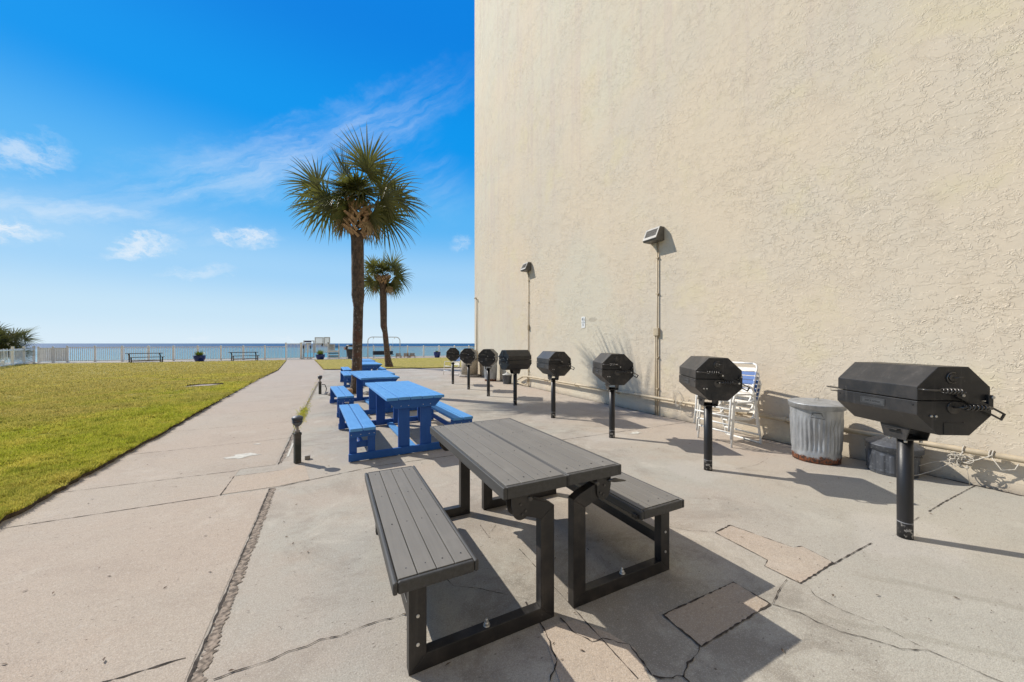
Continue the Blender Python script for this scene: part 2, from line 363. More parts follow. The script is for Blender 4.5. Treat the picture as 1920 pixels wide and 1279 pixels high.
def mat_steel(name, col, rough=.45, dust=.25):
    m, b, k, co = newmat(name)
    n = k.noise(co, 7, 5, .65); s = k.noise(k.map(co, (1, 1, .3)), 60, 4, .7)
    oi = k.n.new('ShaderNodeObjectInfo').outputs['Random']
    c = k.mix(k.m('MULTIPLY', k.ss(n, .40, .75), k.m('MULTIPLY', k.m('ADD', oi, .45), dust*1.3)), col, (.12, .10, .085))
    dr_ = k.noise(k.map(co, (9, 9, .7)), 2.5, 4, .6); c = k.mix(k.m('MULTIPLY', k.ss(dr_, .58, .72), dust*.9), c, (.10, .095, .09))
    c = k.mix(k.m('MULTIPLY', k.ss(s, .68, .74), .5), c, (.22, .21, .2))
    k.put(b.inputs['Base Color'], c); k.put(b.inputs['Roughness'], k.m('ADD', rough-.1, k.m('MULTIPLY', n, .25)))
    b.inputs['Specular IOR Level'].default_value = .5
    k.put(b.inputs['Normal'], k.bump(k.noise(co, 220, 2), .12, .002))
    return m
M_grill = mat_steel('black powder coat', (.020, .020, .021), .40, .34)
M_post = mat_steel('post paint', (.016, .016, .018), .38, .15)
M_hand = simple('handle steel', (.11, .105, .10), .3, .7, var=.3)
M_bolt = simple('zinc bolt', (.62, .61, .58), .3, .8, var=.2)
M_frame = mat_steel('black frame tube', (.016, .015, .015), .40, .2)

def mat_post_base():
    m, b, k, co = newmat('chipped post foot')
    n = k.noise(co, 28, 4, .7); X, Y, Z = k.xyz(co)
    f = k.m('MULTIPLY', k.ss(n, .55, .60), k.ss(Z, .15, .05))
    c = k.mix(f, (.016, .016, .018), (.42, .40, .37)); ring = k.m('MULTIPLY', k.ss(k.m('ABSOLUTE', k.m('SUBTRACT', Z, k.m('ADD', .115, k.m('MULTIPLY', n, .012)))), .004, .002), .9)
    c = k.mix(ring, c, (.30, .31, .33))
    k.put(b.inputs['Base Color'], c); b.inputs['Roughness'].default_value = .42
    k.put(b.inputs['Normal'], k.bump(n, .3, .003)); return m
M_postf = mat_post_base()

def mat_plank(name, col, col2, axis=1, rough=.6, edge=None, grain=1.0):
    m, b, k, co = newmat(name)
    sc = [14, 14, 14]; sc[axis] = .9
    g = k.noise(k.map(co, tuple(sc)), 3, 5, .65); n = k.noise(co, 3.5, 5, .65)
    c = k.mix(k.m('MULTIPLY', k.ss(g, .35, .7), .55*grain), col, col2)
    c = k.mix(k.m('MULTIPLY', k.ss(n, .5, .75), .35), c, tuple(min(1, q*1.3+.03) for q in col))
    oi = k.n.new('ShaderNodeObjectInfo').outputs['Random']; c = k.mix(k.m('MULTIPLY', oi, .30), c, tuple(q*.72 for q in col))
    st = k.noise(co, 5, 6, .7, .5); c = k.mix(k.m('MULTIPLY', k.ss(st, .66, .72), .35), c, tuple(q*.55 for q in col))
    k.put(b.inputs['Base Color'], c); k.put(b.inputs['Roughness'], k.m('ADD', rough-.1, k.m('MULTIPLY', n, .2))); b.inputs['Specular IOR Level'].default_value = .45
    k.put(b.inputs['Normal'], k.bump(k.m('ADD', g, k.m('MULTIPLY', n, .5)), .25, .003))
    return m
M_slat = mat_plank('grey composite plank', (.192, .182, .166), (.150, .143, .131), 1, .7)
M_trim = mat_plank('charcoal composite trim', (.050, .049, .047), (.09, .09, .092), 1, .5)
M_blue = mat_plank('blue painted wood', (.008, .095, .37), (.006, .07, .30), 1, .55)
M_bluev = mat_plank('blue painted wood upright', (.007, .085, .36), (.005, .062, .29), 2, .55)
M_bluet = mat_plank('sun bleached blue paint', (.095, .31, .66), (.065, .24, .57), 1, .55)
M_white = simple('white vinyl', (.84, .84, .82), .5, var=.05)
M_whitem = simple('white enamel tube', (.80, .79, .75), .35, var=.06, vscale=20)
M_strapb = simple('blue vinyl strap', (.05, .13, .36), .4, var=.1)
M_strapw = simple('white vinyl strap', (.74, .70, .63), .45, var=.15, vscale=15)
M_navy = simple('navy glaze', (.012, .03, .16), .25, var=.2)
M_black = simple('black plastic', (.018, .018, .02), .5, var=.2)
M_cond = simple('painted conduit', (.47, .39, .27), .5, var=.12, vscale=6)
M_lampg = simple('lamp housing bronze', (.10, .095, .085), .5, var=.2)
M_lampl = simple('lamp bezel', (.30, .29, .27), .5, var=.1)
M_rope = simple('white rope', (.50, .46, .39), .8, var=.2, vscale=40, bump=.6, bscale=200)
M_tan = simple('pebble concrete tan', (.40, .35, .27), .8, var=.25, vscale=25, bump=.5, bscale=90)
M_sign = simple('sign white', (.78, .79, .78), .4, var=.04)
M_ink = simple('sign ink', (.10, .12, .14), .5, var=.1)
M_red = simple('sign red', (.55, .08, .06), .5, var=.1)
M_wood = simple('raw timber', (.33, .22, .13), .8, var=.3, vscale=12)
M_stone = simple('edging stone', (.33, .30, .27), .9, var=.3, vscale=9, bump=.6, bscale=30)
M_leaf = simple('dry leaf', (.11, .075, .05), .8, var=.4, vscale=10)
M_plant = simple('flower pot leaves', (.22, .30, .05), .5, var=.4, vscale=9)

def mat_galv(name, col=(.44, .46, .48), rust=True, metal=.55, rough=.48, h0=.10):
    m, b, k, co = newmat(name)
    X, Y, Z = k.xyz(co); n = k.noise(co, 5, 6, .7); n2 = k.noise(k.map(co, (1, 1, .25)), 12, 5, .65); v = k.voro(co, 30)
    c = k.mix(k.ss(n2, .35, .7), col, tuple(q*.66 for q in col))
    c = k.mix(k.m('MULTIPLY', k.ss(n, .55, .72), .4), c, tuple(q*1.15 for q in col))
    c = k.mix(k.m('MULTIPLY', k.ss(v, .35, .0), .18), c, (.72, .74, .76))
    if rust:
        rm = k.ss(k.m('ADD', Z, k.m('MULTIPLY', k.noise(co, 16, 5, .7), -.20)), h0-.10, h0-.135)
        rc = k.mix(k.ss(k.noise(co, 40, 3), .4, .6), (.20, .062, .022), (.045, .026, .02)); c = k.mix(rm, c, rc)
        k.put(b.inputs['Metallic'], k.m('MULTIPLY', k.m('SUBTRACT', 1, rm), metal))
    else: b.inputs['Metallic'].default_value = metal
    k.put(b.inputs['Base Color'], c); b.inputs['Roughness'].default_value = rough
    k.put(b.inputs['Normal'], k.bump(k.noise(co, 9, 4), .35, .01)); return m
M_galv = mat_galv('galvanised sheet'); M_galvd = mat_galv('dark weathered metal', (.11, .12, .14), False, .4, .5)

def mat_bark():
    m, b, k, co = newmat('palm bark')
    X, Y, Z = k.xyz(co)
    rings = k.noise(k.map(co, (2, 2, 14)), 2, 5, .7); n = k.noise(k.map(co, (1, 1, .45)), 14, 5, .7)
    c = k.mix(k.ss(n, .35, .65), (.060, .042, .030), (.15, .105, .075))
    c = k.mix(k.m('MULTIPLY', k.ss(rings, .45, .65), .45), c, (.045, .034, .026))
    lo = k.ss(Z, 3.0, 2.4); v = k.voro(k.map(co, (1, 1, .6)), 17)
    c = k.mix(k.m('MULTIPLY', k.m('MULTIPLY', k.ss(v, .30, .14), lo), .75), c, (.32, .29, .26))
    c = k.mix(k.m('MULTIPLY', k.ss(k.noise(co, 3, 3), .52, .62), k.m('MULTIPLY', lo, .5)), c, (.14, .055, .035))
    k.put(b.inputs['Base Color'], c); b.inputs['Roughness'].default_value = .9
    k.put(b.inputs['Normal'], k.bump(k.m('ADD', n, rings), 1.0, .03)); return m
M_bark = mat_bark()
M_boot = simple('palm boots', (.36, .23, .125), .8, var=.35, vscale=14)
def mat_frond(name, a, c2):
    m, b, k, co = newmat(name)
    n = k.noise(co, 2.2, 3); f = k.noise(co, 22, 3)
    c = k.mix(k.ss(n, .35, .65), a, c2); c = k.mix(k.m('MULTIPLY', k.ss(f, .55, .75), .5), c, (.22, .20, .08))
    k.put(b.inputs['Base Color'], c); b.inputs['Roughness'].default_value = .38; b.inputs['Specular IOR Level'].default_value = .6
    tr = k.n.new('ShaderNodeBsdfTranslucent'); k.put(tr.inputs[0], k.mix(.5, c, (.20, .22, .03))); mx = k.n.new('ShaderNodeMixShader'); mx.inputs[0].default_value = .35
    k.l.new(b.outputs[0], mx.inputs[1]); k.l.new(tr.outputs[0], mx.inputs[2]); k.l.new(mx.outputs[0], [q for q in k.n if q.type == 'OUTPUT_MATERIAL'][0].inputs[0])
    return m
M_frond = mat_frond('palm frond', (.075, .085, .026), (.15, .15, .052)); M_dead = simple('dead frond', (.33, .24, .13), .8, var=.3)
M_stem = simple('palm petiole', (.17, .19, .05), .5, var=.2)

# ================================================================== SETTING
mb = MB()
mb.cur = 0; mb.add([(-60, -14, 0), (60, -14, 0), (60, 43, 0), (-60, 43, 0), (-60, -14, -4.5), (60, -14, -4.5), (60, 43, -4.5), (-60, 43, -4.5)], [(0, 1, 2, 3), (3, 2, 6, 7), (0, 3, 7, 4), (1, 2, 6, 5), (0, 1, 5, 4)])
def strip(mb, pts, w, z=.003, jit=.35, sub=.06, wj=.5):
    """ragged flat strip along a polyline"""
    P = []
    pts = [Vector((p[0], p[1], 0)) for p in pts]
    for a, b in zip(pts[:-1], pts[1:]):
        n = max(1, int((b-a).length/sub))
        for i in range(n): P.append(a.lerp(b, i/n))
    P.append(pts[-1]); L = []; Rr = []
    for i, p in enumerate(P):
        t = (P[min(i+1, len(P)-1)]-P[max(i-1, 0)]).normalized(); nn = Vector((-t.y, t.x, 0))
        off = nn*random.uniform(-1, 1)*w*jit; ww = w*.5*(1+random.uniform(-wj, wj))
        L.append(p+off+nn*ww); Rr.append(p+off-nn*ww)
    vs = [(q.x, q.y, z) for q in L]+[(q.x, q.y, z) for q in Rr]; n = len(L)
    mb.add(vs, [(i, i+1, n+i+1, n+i) for i in range(n-1)])
# sidewalk slab, a sheet of slightly different concrete
mb.cur = 1; mb.add([(-2.75, -10, .002), (-.60, -10, .002), (-.58, 4.42, .002), (-2.75, 4.42, .002)], [(0, 1, 2, 3)])
mb.add([(-2.75, 4.42, .002), (-.98, 4.42, .002), (-.98, 5.26, .002), (-3.7, 5.26, .002)], [(0, 1, 2, 3)])
mb.add([(-3.7, 5.26, .002), (-.62, 5.26, .002), (-.58, 12, .002), (-.40, 18.6, .002), (-.33, 22.9, .002), (-1.3, 36.5, .002), (-1.3, 37.4, .002), (-3.7, 37.4, .002)], [tuple(range(8))])
# rectangular patches
mb.cur = 2; mb.add([(-1.0, 4.46, .003), (-.50, 4.45, .003), (-.22, 4.52, .003), (-.30, 5.12, .003), (-.52, 4.99, .003), (-.98, 5.01, .003)], [tuple(range(6))])
mb.add([(2.71, 1.80, .003), (2.93, 1.82, .003), (3.02, 1.41, .003), (3.10, 1.39, .003), (3.06, 1.19, .003), (2.61, 1.18, .003), (2.60, 1.38, .003), (2.69, 1.41, .003)], [tuple(range(8))])
mb.add([tuple(G(px, py, 0)+Vector((0, 0, .003))) for px, py in [(1017, 1180), (1075, 1163), (1140, 1187), (1190, 1216), (1245, 1330), (1095, 1420)]], [tuple(range(6))])
mb.cur = 3; mb.add([(1.63, 1.155, .003), (2.25, 1.165, .003), (2.25, 1.375, .003), (1.63, 1.385, .003)], [(0, 1, 2, 3)])
# joints
mb.cur = 4
J = [([(-2.42, 4.44), (-.99, 4.44)], .013), ([(-2.6, 5.24), (-1.0, 5.21)], .009), ([(-.58, 4.40), (-.2, 4.50), (.5, 4.64), (1.6, 4.62), (6.0, 4.57)], .012),
     ([(-2.42, 2.22), (-.62, 2.22)], .014), ([(-.98, 4.44), (-.98, 5.0)], .014), ([(-.98, 5.0), (-.55, 4.99)], .007),
     ([(1.22, 1.17), (1.22, 2.3)], .007), ([(3.04, 1.185), (3.62, 1.18)], .010), ([(4.30, 1.17), (4.52, 1.17)], .007), ([(4.75, 1.17), (5.1, 1.175), (6.05, 1.165)], .011), ([(-.570, 4.42), (-.564, .2)], .016),
     ([(.30, 8.1), (6.0, 8.2)], .010), ([(.2, 14.6), (6, 14.6)], .012), ([(-.4, 18.6), (6.8, 18.9)], .014), ([(-.57, 6.0), (6.0, 6.05)], .006)]
for Yj in (6.6, 8.0, 9.5, 11.2, 13.4, 16.2, 19.4, 24.2, 28.5): J.append(([(-2.8 if Yj < 24 else -3.4, Yj), (-.55, Yj+.04)], .009))
for pts, w in J: strip(mb, pts, w*.62, .0042, .25, .035, .8)
for pts, w in [([(1.63, 1.155), (2.25, 1.165), (2.25, 1.375), (1.63, 1.385), (1.63, 1.155)], .008), ([(2.71, 1.80), (2.93, 1.82)], .010), ([(2.93, 1.82), (3.02, 1.41), (3.10, 1.39), (3.06, 1.19)], .006), ([(3.06, 1.19), (2.61, 1.18)], .010), ([(2.61, 1.18), (2.6, 1.38), (2.69, 1.41), (2.71, 1.80)], .005)]:
    strip(mb, pts, w*.85, .0044, .35, .022, .95)
# cracks traced along the slabs
CR = [([(400, 1275), (440, 1260), (500, 1242), (540, 1222), (575, 1212), (600, 1200), (640, 1192), (690, 1172), (760, 1152)], .006),
      ([(1448, 1134), (1500, 1150), (1530, 1166), (1575, 1185), (1635, 1200), (1690, 1218), (1740, 1221), (1800, 1245), (1850, 1268), (1900, 1290)], .005),
      ([(1512, 1097), (1528, 1118), (1580, 1146), (1650, 1172), (1700, 1200), (1745, 1222)], .003),
      ([(1312, 1212), (1310, 1228), (1290, 1245), (1280, 1268), (1260, 1272), (1225, 1270)], .010), ([(1280, 1268), (1300, 1290)], .008),
      ([(1475, 1088), (1465, 1100), (1448, 1134)], .006),
      ([(1050, 1160), (1075, 1185), (1110, 1205), (1130, 1198), (1180, 1210), (1225, 1270)], .008),
      ([(900, 985), (915, 1005), (930, 985)], .004), ([(750, 1000), (850, 1100), (900, 1105), (990, 1125)], .004),
      ([(985, 1130), (1020, 1180), (1045, 1240), (1030, 1279)], .008),
      ([(1240, 985), (1290, 995), (1338, 998)], .003), ([(1380, 880), (1420, 872), (1440, 860)], .003), ([(1000, 800), (1060, 812), (1130, 800)], .003),
      ([(860, 742), (900, 752), (930, 760)], .003), ([(890, 770), (905, 785), (940, 778)], .003)]
for pts, w in CR:
    P = [G(a, b) for a, b in pts]; strip(mb, P, w*.66, .0044, .9, .025, .95)
# crumbling joint between the sidewalk and the patio
mb.cur = 5; strip(mb, [(-.545, 4.42), (-.537, 3.4), (-.535, 2.0), (-.535, .4)], .050, .0036, .16, .012, .5)
strip(mb, [(-.57, 5.3), (-.55, 8), (-.50, 12), (-.40, 18)], .030, .0036, .3, .04, .8)
mb.cur = 4; strip(mb, [(-.59, 5.25), (-.575, 8), (-.53, 12), (-.42, 18)], .012, .0046, .4, .06, .7)
strip(mb, [(6.065, -3), (6.065, 16)], .022, .0036, .4, .05, .8)
mb.cur = 6; strip(mb, [(-.52, 5.55), (-.52, 6.25)], .022, .005, .05, .1, .1)
M_light = simple('pale mortar', (.53, .52, .47), .9, var=.14, vscale=18, bump=.4)
# pale spilled cement spots
for (px, py, sx, sy) in [(455, 855, .22, .12), (483, 833, .06, .03), (1192, 812, .13, .08)]:
    c = G(px, py); n = 44
    q1, q2 = random.uniform(0, 6), random.uniform(0, 6); pts = [(c.x+math.cos(2*PI*i/n)*sx*(.8+.22*math.sin(3*2*PI*i/n+q1)+.14*math.sin(7*2*PI*i/n+q2)+random.uniform(-.05, .05)), c.y+math.sin(2*PI*i/n)*sy*(.8+.2*math.sin(2*2*PI*i/n+q2)+.15*math.sin(5*2*PI*i/n+q1)), .0052) for i in range(n)]
    mb.add(pts, [tuple(range(n))])
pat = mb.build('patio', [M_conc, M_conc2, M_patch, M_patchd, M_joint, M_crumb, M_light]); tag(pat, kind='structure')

def edge_noise(pts, step=.12, amp=.025):
    out = []
    for a, b in zip(pts[:-1], pts[1:]):
        a = Vector(a); b = Vector(b); n = max(1, int((b-a).length/step)); t = (b-a).normalized(); nn = Vector((-t.y, t.x))
        for i in range(n): out.append(a.lerp(b, i/n)+nn*random.uniform(-amp, amp))
    out.append(Vector(pts[-1])); return out
EDGE_L = edge_noise([(-2.43, -8), (-2.45, 4.5), (-2.5, 8), (-2.62, 12), (-2.75, 18), (-2.66, 23.6), (-3.55, 36.9)])
EDGE_R = edge_noise([(-1.37, 36.4), (-.90, 30), (-.42, 23.0), (-.15, 22.75), (6.9, 21.0), (40, 20.6)], .15, .02)
def lawn(edge, rest, name):
    m = MB(); n = len(edge); h = .045
    base = [(p.x, p.y, .0) for p in edge]; top = [(p.x, p.y, h) for p in edge]
    m.cur = 1; m.add(base+top, [(i, i+1, n+i+1, n+i) for i in range(n-1)])
    m.cur = 0; poly = top+[(q[0], q[1], h) for q in rest]
    m.add(poly, [tuple(range(len(poly)))])
    o = m.build(name, [M_lawn, M_soil]); tag(o, kind='structure'); return o
lawn(EDGE_L, [(-4.9, 36.4), (-12, 37.2), (-22, 39.2), (-60, 43), (-60, -8)], 'lawn')
lawn(EDGE_R, [(40, 35), (7.8, 36.0)], 'lawn')

# grass blades
def blades(n, region, hmin, hmax, wd, name_pts):
    P = region(n); cn = vnoise(P[:, 0], P[:, 1], .11, 3)*.65+vnoise(P[:, 0], P[:, 1], .5, 5)*.35; P = P[np.random.rand(len(P)) < .15+1.5*np.clip(cn-.18, 0, 1)]; n = len(P); hm = .35+1.5*(vnoise(P[:, 0], P[:, 1], .11, 3)*.65+vnoise(P[:, 0], P[:, 1], .5, 5)*.35)
    ang = np.random.rand(n)*2*PI; h = (hmin+(hmax-hmin)*np.random.rand(n))*hm; lean = np.random.rand(n)*.9*h; la = np.random.rand(n)*2*PI
    dx = np.cos(ang)*wd; dy = np.sin(ang)*wd
    a = np.stack([P[:, 0]-dx, P[:, 1]-dy, np.full(n, .044)], 1); b = np.stack([P[:, 0]+dx, P[:, 1]+dy, np.full(n, .044)], 1)
    c = np.stack([P[:, 0]+np.cos(la)*lean, P[:, 1]+np.sin(la)*lean, .045+h], 1)
    name_pts.append(np.stack([a, b, c], 1).reshape(-1, 3))
acc = []
def vnoise(x, y, cell, seed):
    rs = np.random.RandomState(seed); g_ = rs.rand(256, 256); u = x/cell; v = y/cell; iu = np.floor(u).astype(int); iv = np.floor(v).astype(int); fu = u-iu; fv = v-iv
    fu = fu*fu*(3-2*fu); fv = fv*fv*(3-2*fv)
    return (g_[iu % 256, iv % 256]*(1-fu)+g_[(iu+1) % 256, iv % 256]*fu)*(1-fv)+(g_[iu % 256, (iv+1) % 256]*(1-fu)+g_[(iu+1) % 256, (iv+1) % 256]*fu)*fv
def sheet(n, y0, y1):
    y = y0*(y1/y0)**np.random.rand(n)                     # density falls off with distance
    xr = -2.47-.012*np.clip(y-4, 0, 14); xl = np.minimum(-.60*y-.4, xr-.1); x = xr-(xr-xl)*np.random.rand(n)
    keep = ~((x > -4.5) & (x < -3.4) & (y > 15.3) & (y < 16.15)) & ((y < 23.5) | (x < -2.7-.065*(y-23.5)))
    return np.stack([x, y], 1)[keep]
for (n_, a_, b_, h0_, h1_, w_) in [(110000, 3.4, 5.5, .014, .052, .0034), (120000, 5.5, 9, .016, .055, .0046), (110000, 9, 15, .018, .055, .0075), (70000, 15, 24, .018, .055, .013), (40000, 24, 37, .018, .05, .02)]:
    blades(n_, lambda n: sheet(n, a_, b_), h0_, h1_, w_, acc)
def edge_reg(n):
    e = np.array([(p.x, p.y) for p in EDGE_L if 2.5 < p.y < 23]); i = np.random.randint(0, len(e)-1, n); t = np.random.rand(n, 1)
    p = e[i]*(1-t)+e[i+1]*t; p[:, 0] -= np.abs(np.random.randn(n))*.05-.012; return p
blades(40000, edge_reg, .015, .060, .003, acc)
def edge_reg2(n):
    e = np.array([(p.x, p.y) for p in EDGE_R]); i = np.random.randint(0, len(e)-1, n); t = np.random.rand(n, 1)
    p = e[i]*(1-t)+e[i+1]*t; p[:, 1] += np.abs(np.random.randn(n))*.05; return p
blades(6000, edge_reg2, .02, .06, .006, acc)
V = np.concatenate(acc); nt = len(V)//3
me = bpy.data.meshes.new('grass'); me.vertices.add(len(V)); me.vertices.foreach_set('co', V.astype(np.float32).ravel())
me.loops.add(nt*3); me.loops.foreach_set('vertex_index', np.arange(nt*3, dtype=np.int32)); me.polygons.add(nt)
me.polygons.foreach_set('loop_start', np.arange(0, nt*3, 3, dtype=np.int32)); me.materials.append(M_blade); me.update(calc_edges=True)
g = bpy.data.objects.new('grass', me); COL.objects.link(g); tag(g, 'short yellow-green grass of the lawns', 'grass', kind='stuff')

# concrete slab lying in the lawn
mb = MB(); pts = [(-4.36, 15.55), (-3.75, 15.62), (-3.55, 16.05), (-4.1, 16.0)]
mb.prism(edge_pts := [(a, b) for a, b in pts], 'z', .02, .060)
o = mb.build('utility_cover', M_conc2); tag(o, 'small grey concrete cover set flush in the left lawn', 'cover')
mb = MB(); mb.prism([(-4.45, 16.0), (-4.1, 16.03), (-3.6, 16.12), (-3.45, 16.05), (-3.5, 16.18), (-4.1, 16.12)], 'z', .03, .08)
so_ = mb.build('soil', M_soil, o)

# beach and sea
mb = MB(); mb.add([(-300, 43, -4.2), (300, 43, -4.2), (300, 75, -4.6), (-300, 75, -4.6)], [(0, 1, 2, 3)])
tag(mb.build('beach', M_sand), kind='structure')
mb = MB(); mb.add([(-40000, 60, -4.45), (40000, 60, -4.45), (40000, 50000, -4.45), (-40000, 50000, -4.45)], [(0, 1, 2, 3)])
tag(mb.build('sea', M_sea), kind='structure')

# ================================================================== BUILDING
mb = MB(); mb.box(6.08, 30, -16, 16.04, -.05, 38)
b_ = mb.build('apartment_building', M_stucco, bevel=.03); tag(b_, 'tall windowless cream stucco wall of the beachfront building', 'building')

# conduits up the wall
def conduit(y, top, label, box_z, two=False):
    m = MB(); m.tube([(6.05, y, .0), (6.05, y, top)], .014, 10)
    if two: m.tube([(6.052, y+.055, .0), (6.052, y+.055, box_z)], .012, 10)
    for z in (top-.35, top-1.1, 1.2, .55):
        if 0 < z < top: m.box(6.035, 6.078, y-.03, y+.03, z, z+.02)
    o = m.build('conduit', M_cond); tag(o, label, 'conduit', 'electrical conduits on the wall')
    j = MB(); j.box(6.02, 6.079, y-.045, y+.075 if two else y+.045, box_z-.08, box_z+.08); j.build('junction_box', M_cond, o, .006)
    return o
conduit(5.28, 3.62, 'cream conduit with junction box running up to the nearer wall lamp', 1.74, True)
conduit(10.74, 4.0, 'cream conduit running up to the farther wall lamp', 2.05)
m = MB(); m.tube([(6.04, 15.65, 0), (6.04, 15.65, 3.55)], .02, 10); m.tube([(6.04, 15.65, 3.55), (6.02, 15.65, 3.62), (5.93, 15.65, 3.60)], .03, 10)
tag(m.build('conduit', M_cond), 'bent cream conduit at the seaward corner of the wall', 'conduit', 'electrical conduits on the wall')

def wall_lamp(y, z, label):
    r = empty('wall_lamp', (6.08, y, z), 0, label, 'wall lamp', 'wall lamps on the stucco wall')
    w = .175
    m = MB(); m.prism([(0, .15), (-.10, .15), (-.12, .14), (-.235, -.10), (-.22, -.13), (0, -.13)], 'y', -w, w); m.build('housing', M_lampg, r, .006)
    # bezel follows the sloped front
    a = Vector((-.12, 0, .14)); b = Vector((-.235, 0, -.10)); n = Vector((-(b-a).z, 0, (b-a).x)).normalized()
    if n.x > 0: n = -n
    t = (b-a)
    def q(u, yy, off): p = a+t*u+n*off; return (p.x, yy, p.z)
    m = MB()
    for (u0, u1, y0, y1) in [(0, .14, -w, w), (.78, 1.0, -w, w), (.14, .78, -w, -w+.03), (.14, .78, w-.03, w)]:
        vs = [q(u0, y0, .001), q(u1, y0, .001), q(u1, y1, .001), q(u0, y1, .001), q(u0, y0, .014), q(u1, y0, .014), q(u1, y1, .014), q(u0, y1, .014)]
        m.add(vs, [(0, 1, 2, 3), (4, 7, 6, 5), (0, 4, 5, 1), (1, 5, 6, 2), (2, 6, 7, 3), (3, 7, 4, 0)])
    m.build('bezel', M_lampl, r)
    m = MB(); m.add([q(.12, -w+.02, .0015), q(.80, -w+.02, .0015), q(.80, w-.02, .0015), q(.12, w-.02, .0015), q(.12, -w+.02, .004), q(.80, -w+.02, .004), q(.80, w-.02, .004), q(.12, w-.02, .004)], [(0, 1, 2, 3), (4, 7, 6, 5), (0, 4, 5, 1), (1, 5, 6, 2), (2, 6, 7, 3), (3, 7, 4, 0)]); m.build('lens', M_black, r)
    m = MB()
    for i in range(11):
        yy = -w+.05+i*(2*w-.10)/10
        m.add([q(.14, yy-.004, .004), q(.78, yy-.004, .004), q(.78, yy+.004, .004), q(.14, yy+.004, .004), q(.14, yy-.004, .012), q(.78, yy-.004, .012), q(.78, yy+.004, .012), q(.14, yy+.004, .012)],
              [(0, 1, 2, 3), (4, 7, 6, 5), (0, 4, 5, 1), (1, 5, 6, 2), (2, 6, 7, 3), (3, 7, 4, 0)])
    m.build('grille', M_lampg, r)
wall_lamp(5.30, 3.74, 'grey louvred wall lamp nearer the camera, on the stucco wall')
wall_lamp(10.76, 4.12, 'grey louvred wall lamp farther along, toward the sea corner')

# horizontal gas pipe
m = MB(); m.tube([(5.985, 11.4, .20), (5.985, 11.0, .34), (5.985, 10.6, .37), (5.985, 4.4, .375), (5.985, 2.2, .37), (5.985, -6, .36)], .031, 14)
m.tube([(6.02, 11.5, .08), (6.0, 10.9, .06), (6.0, 10.75, .12), (6.0, 10.7, .34)], .018, 10)
gp = m.build('gas_pipe', M_cond); tag(gp, 'long cream pipe running low along the stucco wall', 'pipe')
for y in (9.6, 8.0, 6.4, 4.8, 3.6, 2.9, .6, -1):
    m = MB(); m.box(6.0, 6.079, y-.02, y+.02, .315, .34); m.tube([(5.985, y-.018, .372), (5.985, y+.018, .372)], .038, 12); m.build('clamp', M_cond, gp)

# white rope tied on the pipe
def wob(p0, p1, n, a):
    p0 = Vector(p0); p1 = Vector(p1)
    return [p0.lerp(p1, i/n)+Vector((random.uniform(-a, a), random.uniform(-a, a), random.uniform(-a, a)))*(1 if 0 < i < n else 0) for i in range(n+1)]
m = MB()
for j in range(20):
    cy = 1.24+random.uniform(-.05, .05); cz = .27+random.uniform(-.06, .05); rr = random.uniform(.03, .055); a0 = random.uniform(0, 6); tl = random.uniform(-.8, .8)
    pts = [(5.95-.03*math.sin(a0+t*.7+j), cy+math.cos(a0+t)*rr, cz+math.sin(a0+t+tl)*rr*.7) for t in [i*.6 for i in range(9)]]
    m.tube(pts, .0048, 6)
for y in (1.22, 1.05, 1.03):
    m.tube([(5.985+.040*math.cos(a), y+.012*a/6, .372+.040*math.sin(a)) for a in [i*.45 for i in range(16)]], .006, 6)
m.tube(wob((5.945, 1.22, .36), (5.93, 1.26, .25), 5, .004), .0065, 6)
m.tube(wob((5.945, 1.04, .37), (5.93, 1.20, .25), 6, .008), .0065, 6)
m.tube([(5.95, 1.04, .35), (5.94, .98, .24), (5.94, .90, .27), (5.95, .88, .33)], .005, 6)
m.tube([(5.93, 1.28, .24), (5.86, 1.40, .12), (5.78, 1.50, .05), (5.72, 1.55, .03), (5.66, 1.56, .06)], .004, 6)
m.tube([(5.93, 1.26, .26), (5.88, 1.42, .20), (5.80, 1.54, .12), (5.72, 1.58, .10)], .0035, 6)
m.tube([(5.94, 1.2, .22), (5.96, 1.18, .02)], .003, 6)
tag(m.build('rope', M_rope), 'tangled white rope tied around the low wall pipe', 'rope')
# wire loops further on
m = MB()
for j in range(4):
    m.tube([(5.95+.02*math.sin(a*2+j), 4.66+.09*math.cos(a)+.02*j, .44+(.10+.02*j)*math.sin(a)) for a in [i*2*PI/14 for i in range(14)]], .004, 6, closed=True)
m.tube([(5.95, 4.66, .35), (5.94, 4.62, .22), (5.95, 4.64, .16)], .004, 6)
tag(m.build('wire_coil', M_rope), 'loose coil of thin wire hung on the low pipe beside the nearer conduit', 'wire')

